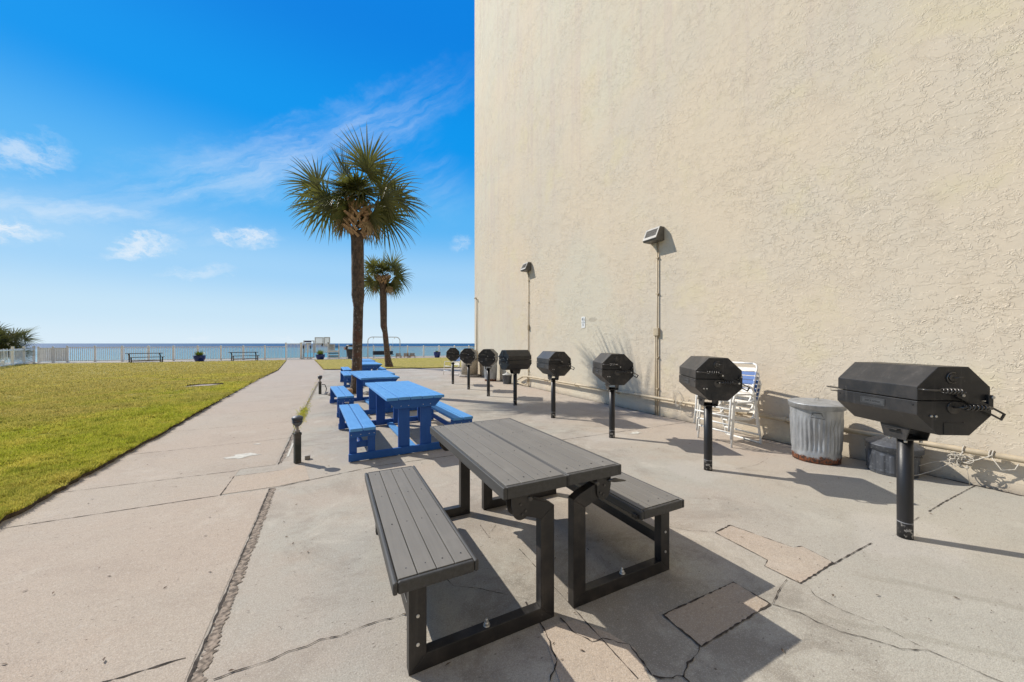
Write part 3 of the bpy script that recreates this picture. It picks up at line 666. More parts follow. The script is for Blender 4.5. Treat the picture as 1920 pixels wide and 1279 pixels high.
# sign on the wall
sg = empty('wall_sign', (6.078, 7.76, 2.07), 0, 'small white smoking-area sign on the stucco wall', 'sign')
def rrect(w, h, r, n=5):
    out = []
    for (cx, cy, a0) in [(w-r, h-r, 0), (-w+r, h-r, PI/2), (-w+r, -h+r, PI), (w-r, -h+r, 1.5*PI)]:
        for i in range(n+1): a = a0+PI/2*i/n; out.append((cx+r*math.cos(a), cy+r*math.sin(a)))
    return out
m = MB(); m.prism(rrect(.075, .15, .02), 'x', -.008, 0); m.build('sign_panel', M_sign, sg)
m = MB(); m.tube([(-.0095, .045*math.cos(a), .075+.045*math.sin(a)) for a in [i*2*PI/24 for i in range(24)]], .006, 4, closed=True)
m.box(-.011, -.009, -.028, .028, .070, .078); m.box(-.011, -.009, .012, .026, .082, .095); m.build('symbol', M_ink, sg)
def text(s, size, M, mat, parent, name='lettering', ext=.0006, spc=1.0):
    cu = bpy.data.curves.new(name, 'FONT'); cu.body = s; cu.size = size; cu.align_x = 'CENTER'; cu.align_y = 'CENTER'; cu.extrude = ext; cu.space_character = spc
    to = bpy.data.objects.new('tmp', cu); COL.objects.link(to); dg = bpy.context.evaluated_depsgraph_get(); dg.update()
    me = bpy.data.meshes.new_from_object(to.evaluated_get(dg)); bpy.data.objects.remove(to); me.transform(M); me.materials.clear(); me.materials.append(mat)
    o = bpy.data.objects.new(name, me); COL.objects.link(o); o.parent = parent; return o
# matrix taking text XY to a plate facing -X (seen from -X, text runs towards -Y)
FACE_NX = Matrix(((0, 0, -1, 0), (-1, 0, 0, 0), (0, 1, 0, 0), (0, 0, 0, 1)))
for i, (s_, z_, sz) in enumerate([('SMOKING', -.012, .030), ('AREA', -.052, .030), ('ONLY', -.092, .030)]):
    text(s_, sz, T(-.010, 0, z_) @ FACE_NX, M_ink, sg)

# ================================================================== GRILLS
OA = .235; OS = OA*math.tan(PI/8); CZ = 1.105; GL = .64
OCT = [(OA, -OS), (OA, OS), (OS, OA), (-OS, OA), (-OA, OS), (-OA, -OS), (-OS, -OA), (OS, -OA)]
def make_grill():
    r = empty('park_grill')
    m = MB(); m.tube([(0, 0, .0), (0, 0, .10), (0, 0, .30), (0, 0, .80)], .0455, 28); m.build('post', M_postf, r)
    m = MB()     # saddle bracket
    for sx in (-1, 1):
        m.prism([(-.085, .775), (.085, .775), (.12, .885), (-.12, .885)], 'x', sx*.075-.004, sx*.075+.004)
    m.box(-.079, .079, -.085, .085, .768, .777); m.box(-.11, .11, -.05, .05, .838, .846); br = m.build('bracket', M_grill, r, .002)
    for sx in (-.055, .055):
        for sy in (-.06, .06):
            m = MB(); m.tube([(sx, sy, .748), (sx, sy, .768)], .010, 6); m.build('bolt', M_bolt, br)
    g = .003
    m = MB(); pts = [(OA, g), (OA, OS), (OS, OA), (-OS, OA), (-OA, OS), (-OA, g)]
    m.prism([(a, b+CZ) for a, b in pts], 'y', -GL/2, GL/2); m.build('lid', M_grill, r, .004)
    m = MB(); e = .004; pts = [(OA+e, -g), (-OA-e, -g), (-OA-e, -OS), (-OS, -OA), (OS, -OA), (OA+e, -OS)]
    m.prism([(a, b+CZ) for a, b in pts], 'y', -GL/2-.003, GL/2+.003); base = m.build('firebox', M_grill, r, .004)
    y0 = -GL/2
    m = MB(); m.cur = 0                                         # name plate on the long front
    m.prism([(a, b+CZ-.052) for a, b in rrect(.098, .026, .003, 2)], 'x', -OA-.0075, -OA-.0035)
    np_ = m.build('nameplate', simple('plate grey', (.075, .077, .08), .45, .3), r)
    m = MB(); yy0, yy1, zz0, zz1 = -.090, .090, CZ-.072, CZ-.032; xf = -OA-.0085
    for (a, b, c, d) in [(yy0, yy1, zz0, zz0+.002), (yy0, yy1, zz1-.002, zz1), (yy0, yy0+.002, zz0, zz1), (yy1-.002, yy1, zz0, zz1)]: m.box(xf, xf+.002, a, b, c, d)
    m.build('border', M_black, np_)
    text('ASH & EMBER', .0195, T(-OA-.0078, 0, CZ-.052) @ FACE_NX, M_black, np_, 'lettering', .0006, 1.1)
    for yy in (-.30, .30):
        m = MB(); m.tube([(-OA-.008, yy*.98, CZ-.03), (-OA-.003, yy*.98, CZ-.03)], .006, 8); m.build('rivet', M_black, base)
    # lid vent on the end
    m = MB(); m.tube([(-.01+.036*math.cos(a), y0-.004, CZ+.158+.036*math.sin(a)) for a in [R(60+i*15) for i in range(17)]], .005, 6)
    m.tube([(-.01, y0, CZ+.16), (-.01, y0-.010, CZ+.16)], .026, 16)
    m.tube([(-.012, y0-.012, CZ+.158), (.025, y0-.035, CZ+.165)], .004, 8); m.build('lid_vent', M_hand, r)
    # upper spring handle
    m = MB(); m.tube([(-.228, y0-.002, CZ+.080), (-.225, y0-.045, CZ+.080), (-.19, y0-.055, CZ+.079), (-.02, y0-.055, CZ+.072)], .0065, 8)
    m.tube([(-.02, y0-.055, CZ+.072), (.01, y0-.04, CZ+.06), (.02, y0-.005, CZ+.045)], .0065, 8)
    m.spring((-.135, y0-.055, CZ+.077), (.0, y0-.055, CZ+.072), .018, 6, .0046); m.build('lid_handle', M_hand, r)
    # linkage plate
    m = MB(); a = Vector((.005, 0, CZ+.058)); b = Vector((.295, 0, CZ-.105)); t = (b-a).normalized(); nn = Vector((-t.z, 0, t.x)); w = .026
    L = (b-a).length
    def Q(u, v, y): p = a+t*u+nn*v; return (p.x, y, p.z)
    def plate(u0, u1, v0, v1, ya, yb):
        vs = [Q(u0, v0, ya), Q(u1, v0, ya), Q(u1, v1, ya), Q(u0, v1, ya), Q(u0, v0, yb), Q(u1, v0, yb), Q(u1, v1, yb), Q(u0, v1, yb)]
        m.add(vs, [(0, 1, 2, 3), (4, 7, 6, 5), (0, 4, 5, 1), (1, 5, 6, 2), (2, 6, 7, 3), (3, 7, 4, 0)])
    plate(0, L-.10, -w, w, y0-.022, y0-.014); plate(L-.10, L, -w, -w+.010, y0-.022, y0-.014); plate(L-.10, L, w-.010, w, y0-.022, y0-.014); plate(L-.012, L, -w+.010, w-.010, y0-.022, y0-.014)
    lk = m.build('linkage_arm', M_grill, r)
    for p in (Q(.032, 0, 0), Q(.215, .008, 0)):
        m = MB(); m.tube([(p[0], y0-.031, p[2]), (p[0], y0-.022, p[2])], .0095, 10); m.build('bolt', M_bolt, lk)
    m = MB(); m.box(.200, .232, y0-.020, y0-.003, CZ-.055, CZ+.045); m.build('hinge', M_grill, r, .003)
    m = MB(); m.tube([(.222, y0-.030, CZ+.030), (.222, y0-.020, CZ+.030)], .0095, 10); m.build('bolt', M_bolt, r)
    # lower spring handle with round plate
    m = MB(); m.tube([(-.005, y0-.003, CZ-.045), (-.005, y0-.009, CZ-.045)], .042, 20); m.tube([(-.01, y0-.009, CZ-.040), (-.01, y0-.06, CZ-.035), (.02, y0-.066, CZ-.032), (.17, y0-.066, CZ-.034)], .0065, 8)
    m.spring((-.01, y0-.066, CZ-.032), (.135, y0-.066, CZ-.034), .019, 6, .0048); m.build('damper_handle', M_hand, r)
    for xx in (-.152, -.122):
        m = MB(); m.tube([(xx, y0-.012, CZ-.105), (xx, y0-.003, CZ-.105)], .0075, 8); m.build('bolt', M_bolt, r)
    m = MB(); m.prism([(-.070, CZ-.232), (-.070, CZ-.150), (-.040, CZ-.142), (-.040, CZ-.150), (.055, CZ-.150), (.055, CZ-.142), (.080, CZ-.142), (.080, CZ-.232)], 'y', y0-.0065, y0-.003); m.build('ash_door', M_grill, r, .0012)
    # long flat handle at the other end
    m = MB(); y1 = GL/2; m.prism([(-.20, y1+.003), (-.14, y1+.003), (-.14, y1+.17), (-.155, y1+.20), (-.175, y1+.20), (-.20, y1+.15)], 'z', CZ-.002, CZ+.006); m.box(-.20, -.14, y1+.003, y1+.12, CZ-.028, CZ-.022); m.build('end_handle', M_hand, r)
    m = MB(); m.box(-.215, -.235+.005, y1+.003, y1+.012, CZ-.06, CZ-.02); m.build('latch', M_grill, r)
    return r
GR = 'black barrel grills in a row along the wall'
spots = [(3.965, 1.10, 30, 'black barrel park grill closest to the camera with its nameplate readable'),
         (3.99, 2.74, 37, 'second black barrel grill from the right, in front of the stacked white chairs'),
         (3.99, 4.37, 27, 'third black barrel grill from the right, left of the nearer wall conduit'),
         (3.99, 6.06, 10, 'fourth black barrel grill from the right, its left flank catching the sun'),
         (3.98, 7.72, 86, 'black barrel grill turned sideways with its long side facing the camera'),
         (3.98, 9.38, 32, 'black barrel grill left of the sideways one, before the far metal can'),
         (3.99, 11.05, 27, 'black barrel grill in front of the tan concrete litter bin, second from the far end'),
         (4.00, 12.78, 17, 'black barrel grill farthest from the camera, at the lawn end of the row'),
         (3.95, -.56, 34, 'black barrel grill just past the right edge of the view')]
g0 = make_grill()
for i, (x_, y_, ps, lab) in enumerate(spots):
    o = g0 if i == 0 else copy_tree(g0)
    o.location = (x_, y_, 0); o.rotation_euler = (0, 0, -R(ps)); tag(o, lab, 'grill', GR)
# ================================================================== GREY PICNIC TABLE
def make_grey():
    r = empty('picnic_table', (1.18, 2.38, 0))
    Y0, Y1 = -.755, .755
    def panel(name, x0, x1, zt, th, ns, wa=.022, wb=.022):
        w = .022
        m = MB(); m.box(x0, x0+wa, Y0, Y1, zt-th, zt-.001); m.box(x1-wb, x1, Y0, Y1, zt-th, zt-.001); m.box(x0+wa, x1-wb, Y0, Y0+w, zt-th, zt-.001); m.box(x0+wa, x1-wb, Y1-w, Y1, zt-th, zt-.001)
        p = m.build(name, M_trim, r, .009, 3)
        gap = .005; W_ = (x1-x0-wa-wb-.004); sw = W_/ns
        for i in range(ns):
            a = x0+wa+.002+i*sw+gap/2; m = MB(); m.box(a, a+sw-gap, Y0+w+.003, Y1-w-.003, zt-.028, zt); s = m.build('slat', M_slat, p, .0015, 1)
            s.location = (0, 0, random.uniform(-.0006, .0006))
            m = MB()
            for yy in (Y0+.09, Y0+.09+.45, Y1-.09-.45, Y1-.09): m.tube([(a+sw*.5+random.uniform(-.006, .006), yy, zt-.002), (a+sw*.5, yy, zt+.0008)], .0042, 8)
            m.build('screws', M_black, s)
        return p
    ox = -1.18
    panel('tabletop', .772+ox, 1.1645+ox, .770, .062, 4, .022, .008); panel('tabletop', 1.1675+ox, 1.56+ox, .772, .062, 4, .008, .022)
    panel('bench_seat', .238+ox, .640+ox, .450, .058, 4); panel('bench_seat', 1.725+ox, 2.125+ox, .450, .058, 4)
    t = .055     # tube depth along Y
    for yy in (-.735, .60):
        for s in (-1, 1):
            c = 1.155
            def X(v): return (v if s < 0 else 2*c-v)+ox+(.0 if s < 0 else .0)
            def pr(m, pts): m.prism([(X(a), b) for a, b in pts], 'y', yy, yy+t)
            m = MB()
            pr(m, [(.31, 0), (.39, .075), (.39, .392), (.31, .392)])
            pr(m, [(.31, 0), (1.09, 0), (1.005, .075), (.39, .075)])
            pr(m, [(1.09, 0), (1.09, .615), (1.005, .555), (1.005, .075)])
            pr(m, [(1.09, .615), (1.045, .640), (.905, .690), (.885, .645), (.885, .60), (1.005, .555)])
            lf = m.build('leg_frame', M_frame, r, .0025)
            for zz in (.13, .26): m = MB(); m.tube([(X(.35), yy-.004, zz), (X(.35), yy+.002, zz)], .008, 8); m.build('bolt', M_bolt, lf)
            m = MB(); m.tube([(X(.70), yy+t/2, .07), (X(.70), yy+t/2, .079)], .018, 14); m.tube([(X(.70), yy+t/2, .079), (X(.70), yy+t/2, .093)], .012, 6); m.tube([(X(.70), yy+t/2, .093), (X(.70), yy+t/2, .108)], .006, 8); m.build('anchor_bolt', M_bolt, lf)
            # hinge plate under the top
            m = MB(); hx = .875
            pts = [(hx-.05, .709), (hx+.055, .709), (hx+.055, .64)]+[(hx+.005+.048*math.cos(a), .628+.046*math.sin(a)) for a in [R(0-i*18) for i in range(11)]]+[(hx-.05, .66)]
            for off in (-.009, t+.002): m.prism([(X(a), b) for a, b in pts], 'y', yy+off, yy+off+.007)
            hp = m.build('hinge_plate', M_frame, r)
            for (a, b) in ((.875, .665), (.885, .61), (.905, .625)): m = MB(); m.tube([(X(a), yy-.014, b), (X(a), yy-.009, b)], .0065, 6); m.build('bolt', M_hand, hp)
            if yy < 0: m = MB(); m.tube([(X(.93), yy-.02, .685), (X(.93), yy+t, .685)], .011, 10); m.build('pin', M_hand, hp)
    for s in (-1, 1):
        c = 1.155
        def X(v): return (v if s < 0 else 2*c-v)+ox
        xa, xb = sorted((X(.325), X(.375)))
        m = MB(); m.box(xa, xb, -.68, .60, .17, .235); m.build('side_rail', M_frame, r, .003)
        xa, xb = sorted((X(.825), X(.925)))
        m = MB(); m.box(xa, xb, -.68, .60, .66, .706); m.build('top_rail', M_frame, r, .003)
        xa, xb = sorted((X(.27), X(.60)))
        for yy in (-.735, .60):
            m = MB(); m.box(xa, xb, yy+.004, yy+t-.004, .392, .420); m.build('seat_support', M_frame, r, .002)
    # release lever
    m = MB(); m.tube([(1.46+ox, -.75, .690), (1.50+ox, -.76, .689), (1.575+ox, -.77, .676)], [.006, .013, .004], 8); m.build('lever', M_hand, r)
    return r
gt = make_grey(); tag(gt, 'grey slatted picnic table with two attached benches in the foreground', 'picnic table')
FT = 'dark picnic tables by the fence'
def make_far_table():
    r = empty('picnic_table'); L = .95
    m = MB(); m.box(-L-.05, L+.05, -.06, .62, .70, .75); m.build('tabletop', M_frame, r, .004)
    m = MB(); m.box(-L-.02, L+.02, -.62, -.26, .42, .46); m.build('bench_seat', M_frame, r, .004)
    for x_ in (-L+.06, L-.12):
        m = MB(); m.prism([(.06, 0), (.14, 0), (.14, .52), (.32, .64), (.32, .70), (.20, .70), (.06, .58)], 'x', x_, x_+.06)
        m.box(x_, x_+.06, -.52, .06, 0, .07); m.box(x_, x_+.06, -.52, -.44, .07, .42); m.build('leg_frame', M_frame, r)
    m = MB(); m.box(-L+.12, L-.12, -.50, -.46, .14, .20); m.build('side_rail', M_frame, r)
    return r
ft = make_far_table()
for i, (x_, y_, rz, lab) in enumerate([(-12.95, 37.7, R(30), 'dark picnic table by the fence, left of the blue flower pot'), (-6.75, 38.0, R(22), 'dark picnic table by the fence, right of the blue flower pot')]):
    o = ft if i == 0 else copy_tree(ft); o.location = (x_, y_, 0); o.rotation_euler = (0, 0, rz); tag(o, lab, 'picnic table', FT)

# ================================================================== BLUE PICNIC TABLES
def make_blue():
    r = empty('blue_picnic_table')
    L0, L1 = -1.0, 1.0
    m = MB(); pw = .158
    for i in range(5):
        a = -.395+i*pw; dz = random.uniform(-.003, .003); m.box(a+.0045, a+pw-.0045, -1.03+random.uniform(-.008, .008), 1.12, .742+dz, .78+dz)
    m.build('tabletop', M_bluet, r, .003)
    for c in (-.675, .675):
        m = MB()
        for j in (-1, 0):
            m.box(c+j*.158+.007, c+(j+1)*.158-.007, -1.04, .99, .394, .430)
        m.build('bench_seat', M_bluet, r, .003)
    for yy, dr in ((L0, 1), (L1-.04, -1)):
        yb = yy
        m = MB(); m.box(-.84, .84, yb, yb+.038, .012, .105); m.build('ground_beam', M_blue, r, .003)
        inner = yb+.040 if dr > 0 else yb-.040
        for a in (-.225, .075):
            m = MB(); m.box(a, a+.15, min(yb+.04, inner) if dr > 0 else inner, (yb+.078) if dr > 0 else yb-.002, .018, .738); m.build('leg', M_bluev, r, .003)
        m = MB(); m.prism([(-.27, .625), (.27, .625), (.375, .742), (-.375, .742)], 'y', yb, yb+.036); m.build('apron', M_blue, r, .003)
        for c in (-.675, .675):
            for a in (c-.155, c+.065):
                m = MB(); ya = yb+.040 if dr > 0 else yb-.040; m.box(a, a+.09, ya, ya+.037, .015, .392); m.build('bench_leg', M_bluev, r, .003)
            m = MB(); m.box(c-.156, c+.156, yb, yb+.036, .31, .391); m.build('bench_apron', M_blue, r, .003)
            ya = yb+.080 if dr > 0 else yb-.078
            m = MB(); m.box(c-.10, c+.10, ya, ya+.036, .16, .235); m.build('bench_brace', M_blue, r, .002)
    for c in (-.675, .675):
        m = MB(); m.box(c-.018, c+.018, L0+.118, L1-.12, .165, .23); m.build('bench_stretcher', M_blue, r, .002)
    m = MB(); m.box(-.05, .05, L0+.08, L1-.12, .020, .058); m.build('stretcher', M_bluet, r, .003)
    m = MB()
    for yy in (L0, ):
        for xx in (-.81, -.70, -.60, -.54, .56, .66, .78, -.2, -.1, .1, .2): m.tube([(xx, yy-.003, .345 if abs(xx) > .3 else .66), (xx, yy+.001, .345 if abs(xx) > .3 else .66)], .005, 6)
    m.build('screws', M_bolt, r)
    return r
bl = make_blue(); BG = 'blue painted picnic tables in a line'
for i, (x_, y_, rz, lab) in enumerate([(.985, 5.95, 2.5, 'blue wooden picnic table nearest the camera, behind the grey one'),
                                       (.86, 9.05, 4.0, 'second blue wooden picnic table, just in front of the tall palm trunk'),
                                       (1.16, 14.30, 2.0, 'third blue wooden picnic table, just behind the tall palm trunk'),
                                       (1.22, 17.0, 1.5, 'blue wooden picnic table farthest away, close to the right lawn')]):
    o = bl if i == 0 else copy_tree(bl)
    o.location = (x_, y_, 0); o.rotation_euler = (0, 0, R(rz)); tag(o, lab, 'picnic table', BG)

# ================================================================== TRASH CANS
def corr_can(name, loc, r0, r1, h, mat, label, lid_dome=.04, rz=0, nr=26, band=(.16, .86), dent=0, lidmat=None, scale=1):
    r = empty(name, loc, rz, label, 'trash can')
    prof = []
    nz = 26
    for i in range(nz+1): z_ = h*i/nz; prof.append((r0+(r1-r0)*i/nz, z_))
    def fr(i, a, rr, z_):
        u = z_/h; w = 0
        if band[0] < u < band[1]:
            e = min(1, (u-band[0])/.03, (band[1]-u)/.03); w = .006*e*max(-.4, min(1, math.cos(a*nr)*2.2+.3))
        if abs(u-.12) < .025 or abs(u-.95) < .02: w += .006
        d = -dent*math.exp(-((a-3.6)/.35)**2-((u-.35)/.16)**2)-dent*.6*math.exp(-((a-4.3)/.25)**2-((u-.6)/.1)**2)
        return rr+w+d
    m = MB(); m.lathe(prof, 208, fr=fr); m.build('body', mat, r)
    m = MB(); lp = [(r1+.008, h-.055), (r1+.016, h-.05), (r1+.016, h-.004), (r1+.022, h+.003), (r1+.012, h+.010), (r1*.8, h+.012+lid_dome*.45), (r1*.4, h+.012+lid_dome*.85), (.02, h+.012+lid_dome)]
    m.lathe(lp, 64, fr=lambda i, a, rr, z_: rr*(1+.012*math.sin(3*a+1)+.006*math.sin(7*a)))
    ld = m.build('lid', lidmat or mat, r); ld.rotation_euler = (R(1.5), R(-2), 0)
    if lid_dome < .03: m = MB(); m.tube([(-.05, 0, h+.02+lid_dome), (-.045, 0, h+.045+lid_dome), (.045, 0, h+.045+lid_dome), (.05, 0, h+.02+lid_dome)], .004, 6); m.build('handle', M_galv, ld)
    for sgn in (1, -1):
        m = MB()
        a0 = R(205) if sgn > 0 else R(25)
        c_, s_ = math.cos(a0), math.sin(a0); rr = (r0+r1)/2+(r1-r0)*.3+.012; z0 = h*.80
        def P(u, dz, o=.0): return (c_*(rr+o)-s_*u, s_*(rr+o)+c_*u, z0+dz)
        m.tube([P(-.045, .03), P(-.05, .045, .006), P(.05, .045, .006), P(.045, .03), P(.07, -.02, .012), P(-.06, -.01, .012), P(-.045, .03)], .0035, 6)
        m.build('handle', M_black, r)
    return r
corr_can('trash_can', (5.60, 2.36, 0), .243, .272, .74, M_galv, 'galvanised metal trash can with a rusty bottom, right of the stacked white chairs', .015, R(0), 34, (.20, .76), .030)
lb = corr_can('trash_can', (5.82, 1.72, 0), .205, .222, .33, M_galvd, 'squat dark metal can with a domed lid behind the nearest grill', .075, R(40), 16, (.08, .72), .01)
corr_can('trash_can', (5.70, 13.20, 0), .235, .262, .80, M_galv, 'far pale metal trash can against the wall, beside the dark bucket', .03, R(30), 26, (.14, .8), .01)
r = empty('bucket', (5.83, 11.95, 0), 0, 'dark bucket with a pale lid on the paving by the wall', 'bucket')
m = MB(); m.lathe([(.15, 0), (.155, .02), (.172, .30), (.18, .305), (.18, .33)], 32); m.build('body', M_galvd, r)
m = MB(); m.lathe([(.185, .325), (.187, .345), (.12, .365), (.05, .40), (.04, .43), (.0, .43)], 32); m.build('lid', simple('pale lid', (.42, .42, .40), .5), r)
r = empty('litter_bin', (5.58, 15.35, 0), 0, 'round tan concrete litter bin with a domed top, at the far end of the wall', 'litter bin')
m = MB(); m.lathe([(.47, 0), (.48, .03), (.47, .09), (.38, .10)], 40); m.build('plinth', M_stone, r)
m = MB(); m.lathe([(.36, .10), (.37, .5), (.38, .80)], 40); m.build('body', M_tan, r)
m = MB(); m.lathe([(.40, .80), (.41, .84), (.41, 1.02), (.38, 1.15), (.30, 1.21), (.02, 1.23)], 40); lid_ = m.build('dome', M_tan, r)
m = MB(); m.box(-.415, -.36, -.14, .14, .90, 1.03); m.build('opening', M_black, lid_)

# ================================================================== STACKED CHAIRS
def make_chair():
    """strap pool chair facing -X, origin under the seat centre"""
    r = empty('pool_chair'); W2 = .29
    m = MB(); m.smooth = True
    def loop(side): return side
    rad = .0145
    for s in (-1, 1):
        y = s*W2
        # front leg, arm and rear leg as one bent tube
        m.tube([(-.30, y, .0), (-.27, y, .30), (-.245, y, .56), (-.225, y, .615), (-.19, y, .635), (.10, y, .625), (.17, y, .60), (.21, y, .54), (.30, y, .02), (.305, y, 0)], rad, 8)
        # seat rail bending up into the back
        yi = s*(W2-.035)
        m.tube([(-.25, yi, .42), (-.20, yi, .40), (.10, yi, .37), (.16, yi, .385), (.20, yi, .43), (.34, yi, .88), (.355, yi-s*.02, .925), (.36, yi-s*.07, .945)], rad, 8)
        m.tube([(-.255, y, .42), (-.25, yi, .42)], rad, 8); m.tube([(.232, y, .40), (.16, yi, .385)], rad, 8)
    m.tube([(.36, -W2+.10, .945), (.36, W2-.10, .945)], rad, 8); m.tube([(-.25, -W2+.035, .42), (-.25, W2-.035, .42)], rad, 8)
    m.tube([(.305, -W2, .012), (.305, W2, .012)], rad, 8); m.tube([(-.285, -W2, .20), (-.285, W2, .20)], rad*.85, 8)
    m.build('frame', M_whitem, r)
    yi = W2-.035
    def strap(p, d, nn):
        """strap across the chair centred at p (x,z) lying along d with normal nn"""
        m = MB(); a = .026
        vs = []
        for yy in (-yi-.012, -yi*.5, 0, yi*.5, yi+.012):
            sag = -.006*(1-(yy/yi)**2)
            for (u, v) in ((-a, .014), (a, .014), (a, .010), (-a, .010)):
                vs.append((p[0]+d[0]*u+nn[0]*(v+sag), yy, p[1]+d[1]*u+nn[1]*(v+sag)))
        fs = []
        for i in range(4):
            for j in range(4): fs.append((i*4+j, i*4+(j+1) % 4, (i+1)*4+(j+1) % 4, (i+1)*4+j))
        fs += [(0, 1, 2, 3), (16, 19, 18, 17)]
        m.add(vs, fs); return m
    for i in range(5):
        x_ = -.20+i*.075; strap((x_, .402-(x_+.2)*.1), (1, -.1), (.1, 1)).build('seat_strap', M_strapw, r)
    d = Vector((.14, .45)).normalized()
    for i in range(7):
        t = .05+i*.066; p = (.20+d.x*t, .43+d.y*t); blue = 3 <= i <= 5
        strap(p, (d.x, d.y), (-d.y, d.x)).build('back_strap', M_strapb if blue else M_strapw, r)
    return r
ch = make_chair(); CG = 'white strap chairs stacked by the wall'
base = (5.46, 3.42)
labs = ['white strap pool chair at the bottom of the stack by the wall', 'white strap pool chair in the middle of the stack by the wall', 'white strap pool chair on top of the stack, its blue straps showing']
for i, lab in enumerate(labs):
    o = ch if i == 0 else copy_tree(ch)
    o.location = (base[0]-i*.04+random.uniform(-.006, .006), base[1]+random.uniform(-.012, .012), i*.125); o.rotation_euler = (0, R(0), R(-6+random.uniform(-1.5, 1.5))); tag(o, lab, 'chair', CG)
o = copy_tree(ch); o.location = (5.15, 16.55, 0); o.rotation_euler = (0, 0, R(20)); tag(o, 'single white chair beside the tan litter bin at the far end of the wall', 'chair'); 
if 'group' in o: del o['group']

# ================================================================== BOLLARD LAMPS
def make_bollard(label, x_, y_, h, rz, tilt=0):
    r = empty('bollard_lamp', (x_, y_, 0), rz, label, 'bollard', 'low bollard lamps along the sidewalk')
    r.rotation_euler = (0, tilt, rz)
    m = MB(); m.box(-.035, .035, -.035, .035, 0, h*.62); m.build('post', mat_post_b, r, .004)
    m = MB(); m.box(-.040, .040, -.040, .040, h*.585, h*.635); m.build('collar', mat_post_b, r, .004)
    m = MB(); m.lathe([(.030, h*.635), (.030, h*.68), (.016, h*.685), (.014, h*.76), (.028, h*.77)], 16); m.build('neck', M_stone, r)
    m = MB(); z0 = h*.77; s = h/.60
    m.lathe([(.022, z0), (.045, z0+.02*s), (.055, z0+.045*s), (.050, z0+.060*s)], 24)
    hd = m.build('lamp_head', M_galvd, r)
    m = MB(); m.lathe([(.046, z0+.056*s), (.048, z0+.085*s)], 24); m.build('glass', simple('amber glass', (.22, .11, .07), .2), hd)
    m = MB()
    for k2, (ra, zb) in enumerate([(.062, z0+.045*s), (.064, z0+.068*s), (.064, z0+.088*s)]):
        m.lathe([(ra*.7, zb+.010), (ra, zb), (ra*1.02, zb+.004), (ra*.7, zb+.016)], 24)
    m.build('louvre', M_galvd, hd)
    m = MB(); m.lathe([(.066, z0+.100*s), (.064, z0+.108*s), (.045, z0+.125*s), (.0, z0+.132*s)], 24); m.build('cap', M_galvd, hd)
    return r
mat_post_b = mat_steel('dark green post paint', (.022, .027, .022), .6, .6)
make_bollard('dark bollard lamp with a louvred round head, nearer the camera', -.385, 5.22, .60, R(20))
bb = make_bollard('dark bollard lamp with a loose cable, farther along the sidewalk', -.31, 12.01, .56, R(10))
m = MB(); m.tube([(.05, 0, .28), (.13, 0, .27), (.17, -.02, .15), (.14, -.05, .03), (.22, -.12, .015), (.40, -.18, .015), (.60, -.12, .015)], .012, 8); m.build('cable', M_black, bb)
m = MB(); m.box(-.33+.02, -.27+.02, 5.30, 5.36, .0, .05); tag(m.build('outlet_box', M_stone, bevel=.004), 'little grey outlet box at the foot of the nearer bollard lamp', 'outlet')

# timber and stones at the palm foot
m = MB(); m.box(-.12, .12, -.09, .09, 0, .17, rotz(R(10))); o = m.build('timber_block', M_wood, bevel=.006); o.location = (.42, 11.45, 0); tag(o, 'short raw timber block at the foot of the tall palm', 'timber')
stone_spots = [(.02, 11.62, .14), (.16, 11.72, .11), (-.08, 11.80, .10), (.95, 11.3, .12)]
for i, (x_, y_, s_) in enumerate(stone_spots):
    m = MB(); m.lathe([(s_*.8, 0), (s_, s_*.25), (s_*.85, s_*.55), (s_*.4, s_*.72), (.0, s_*.75)], 9, fr=lambda i_, a, rr, z_: rr*(1+.2*math.sin(a*2+i)+.1*math.sin(a*5)))
    o = m.build('edging_stone', M_stone, bevel=.01); o.location = (x_, y_, 0)
    tag(o, ['grey edging stone nearest the timber block by the tall palm', 'grey edging stone touching the bench behind the timber block', 'grey edging stone nearest the farther bollard lamp', 'grey edging stone to the right of the tall palm trunk'][i], 'stone', 'stones round the tall palm')

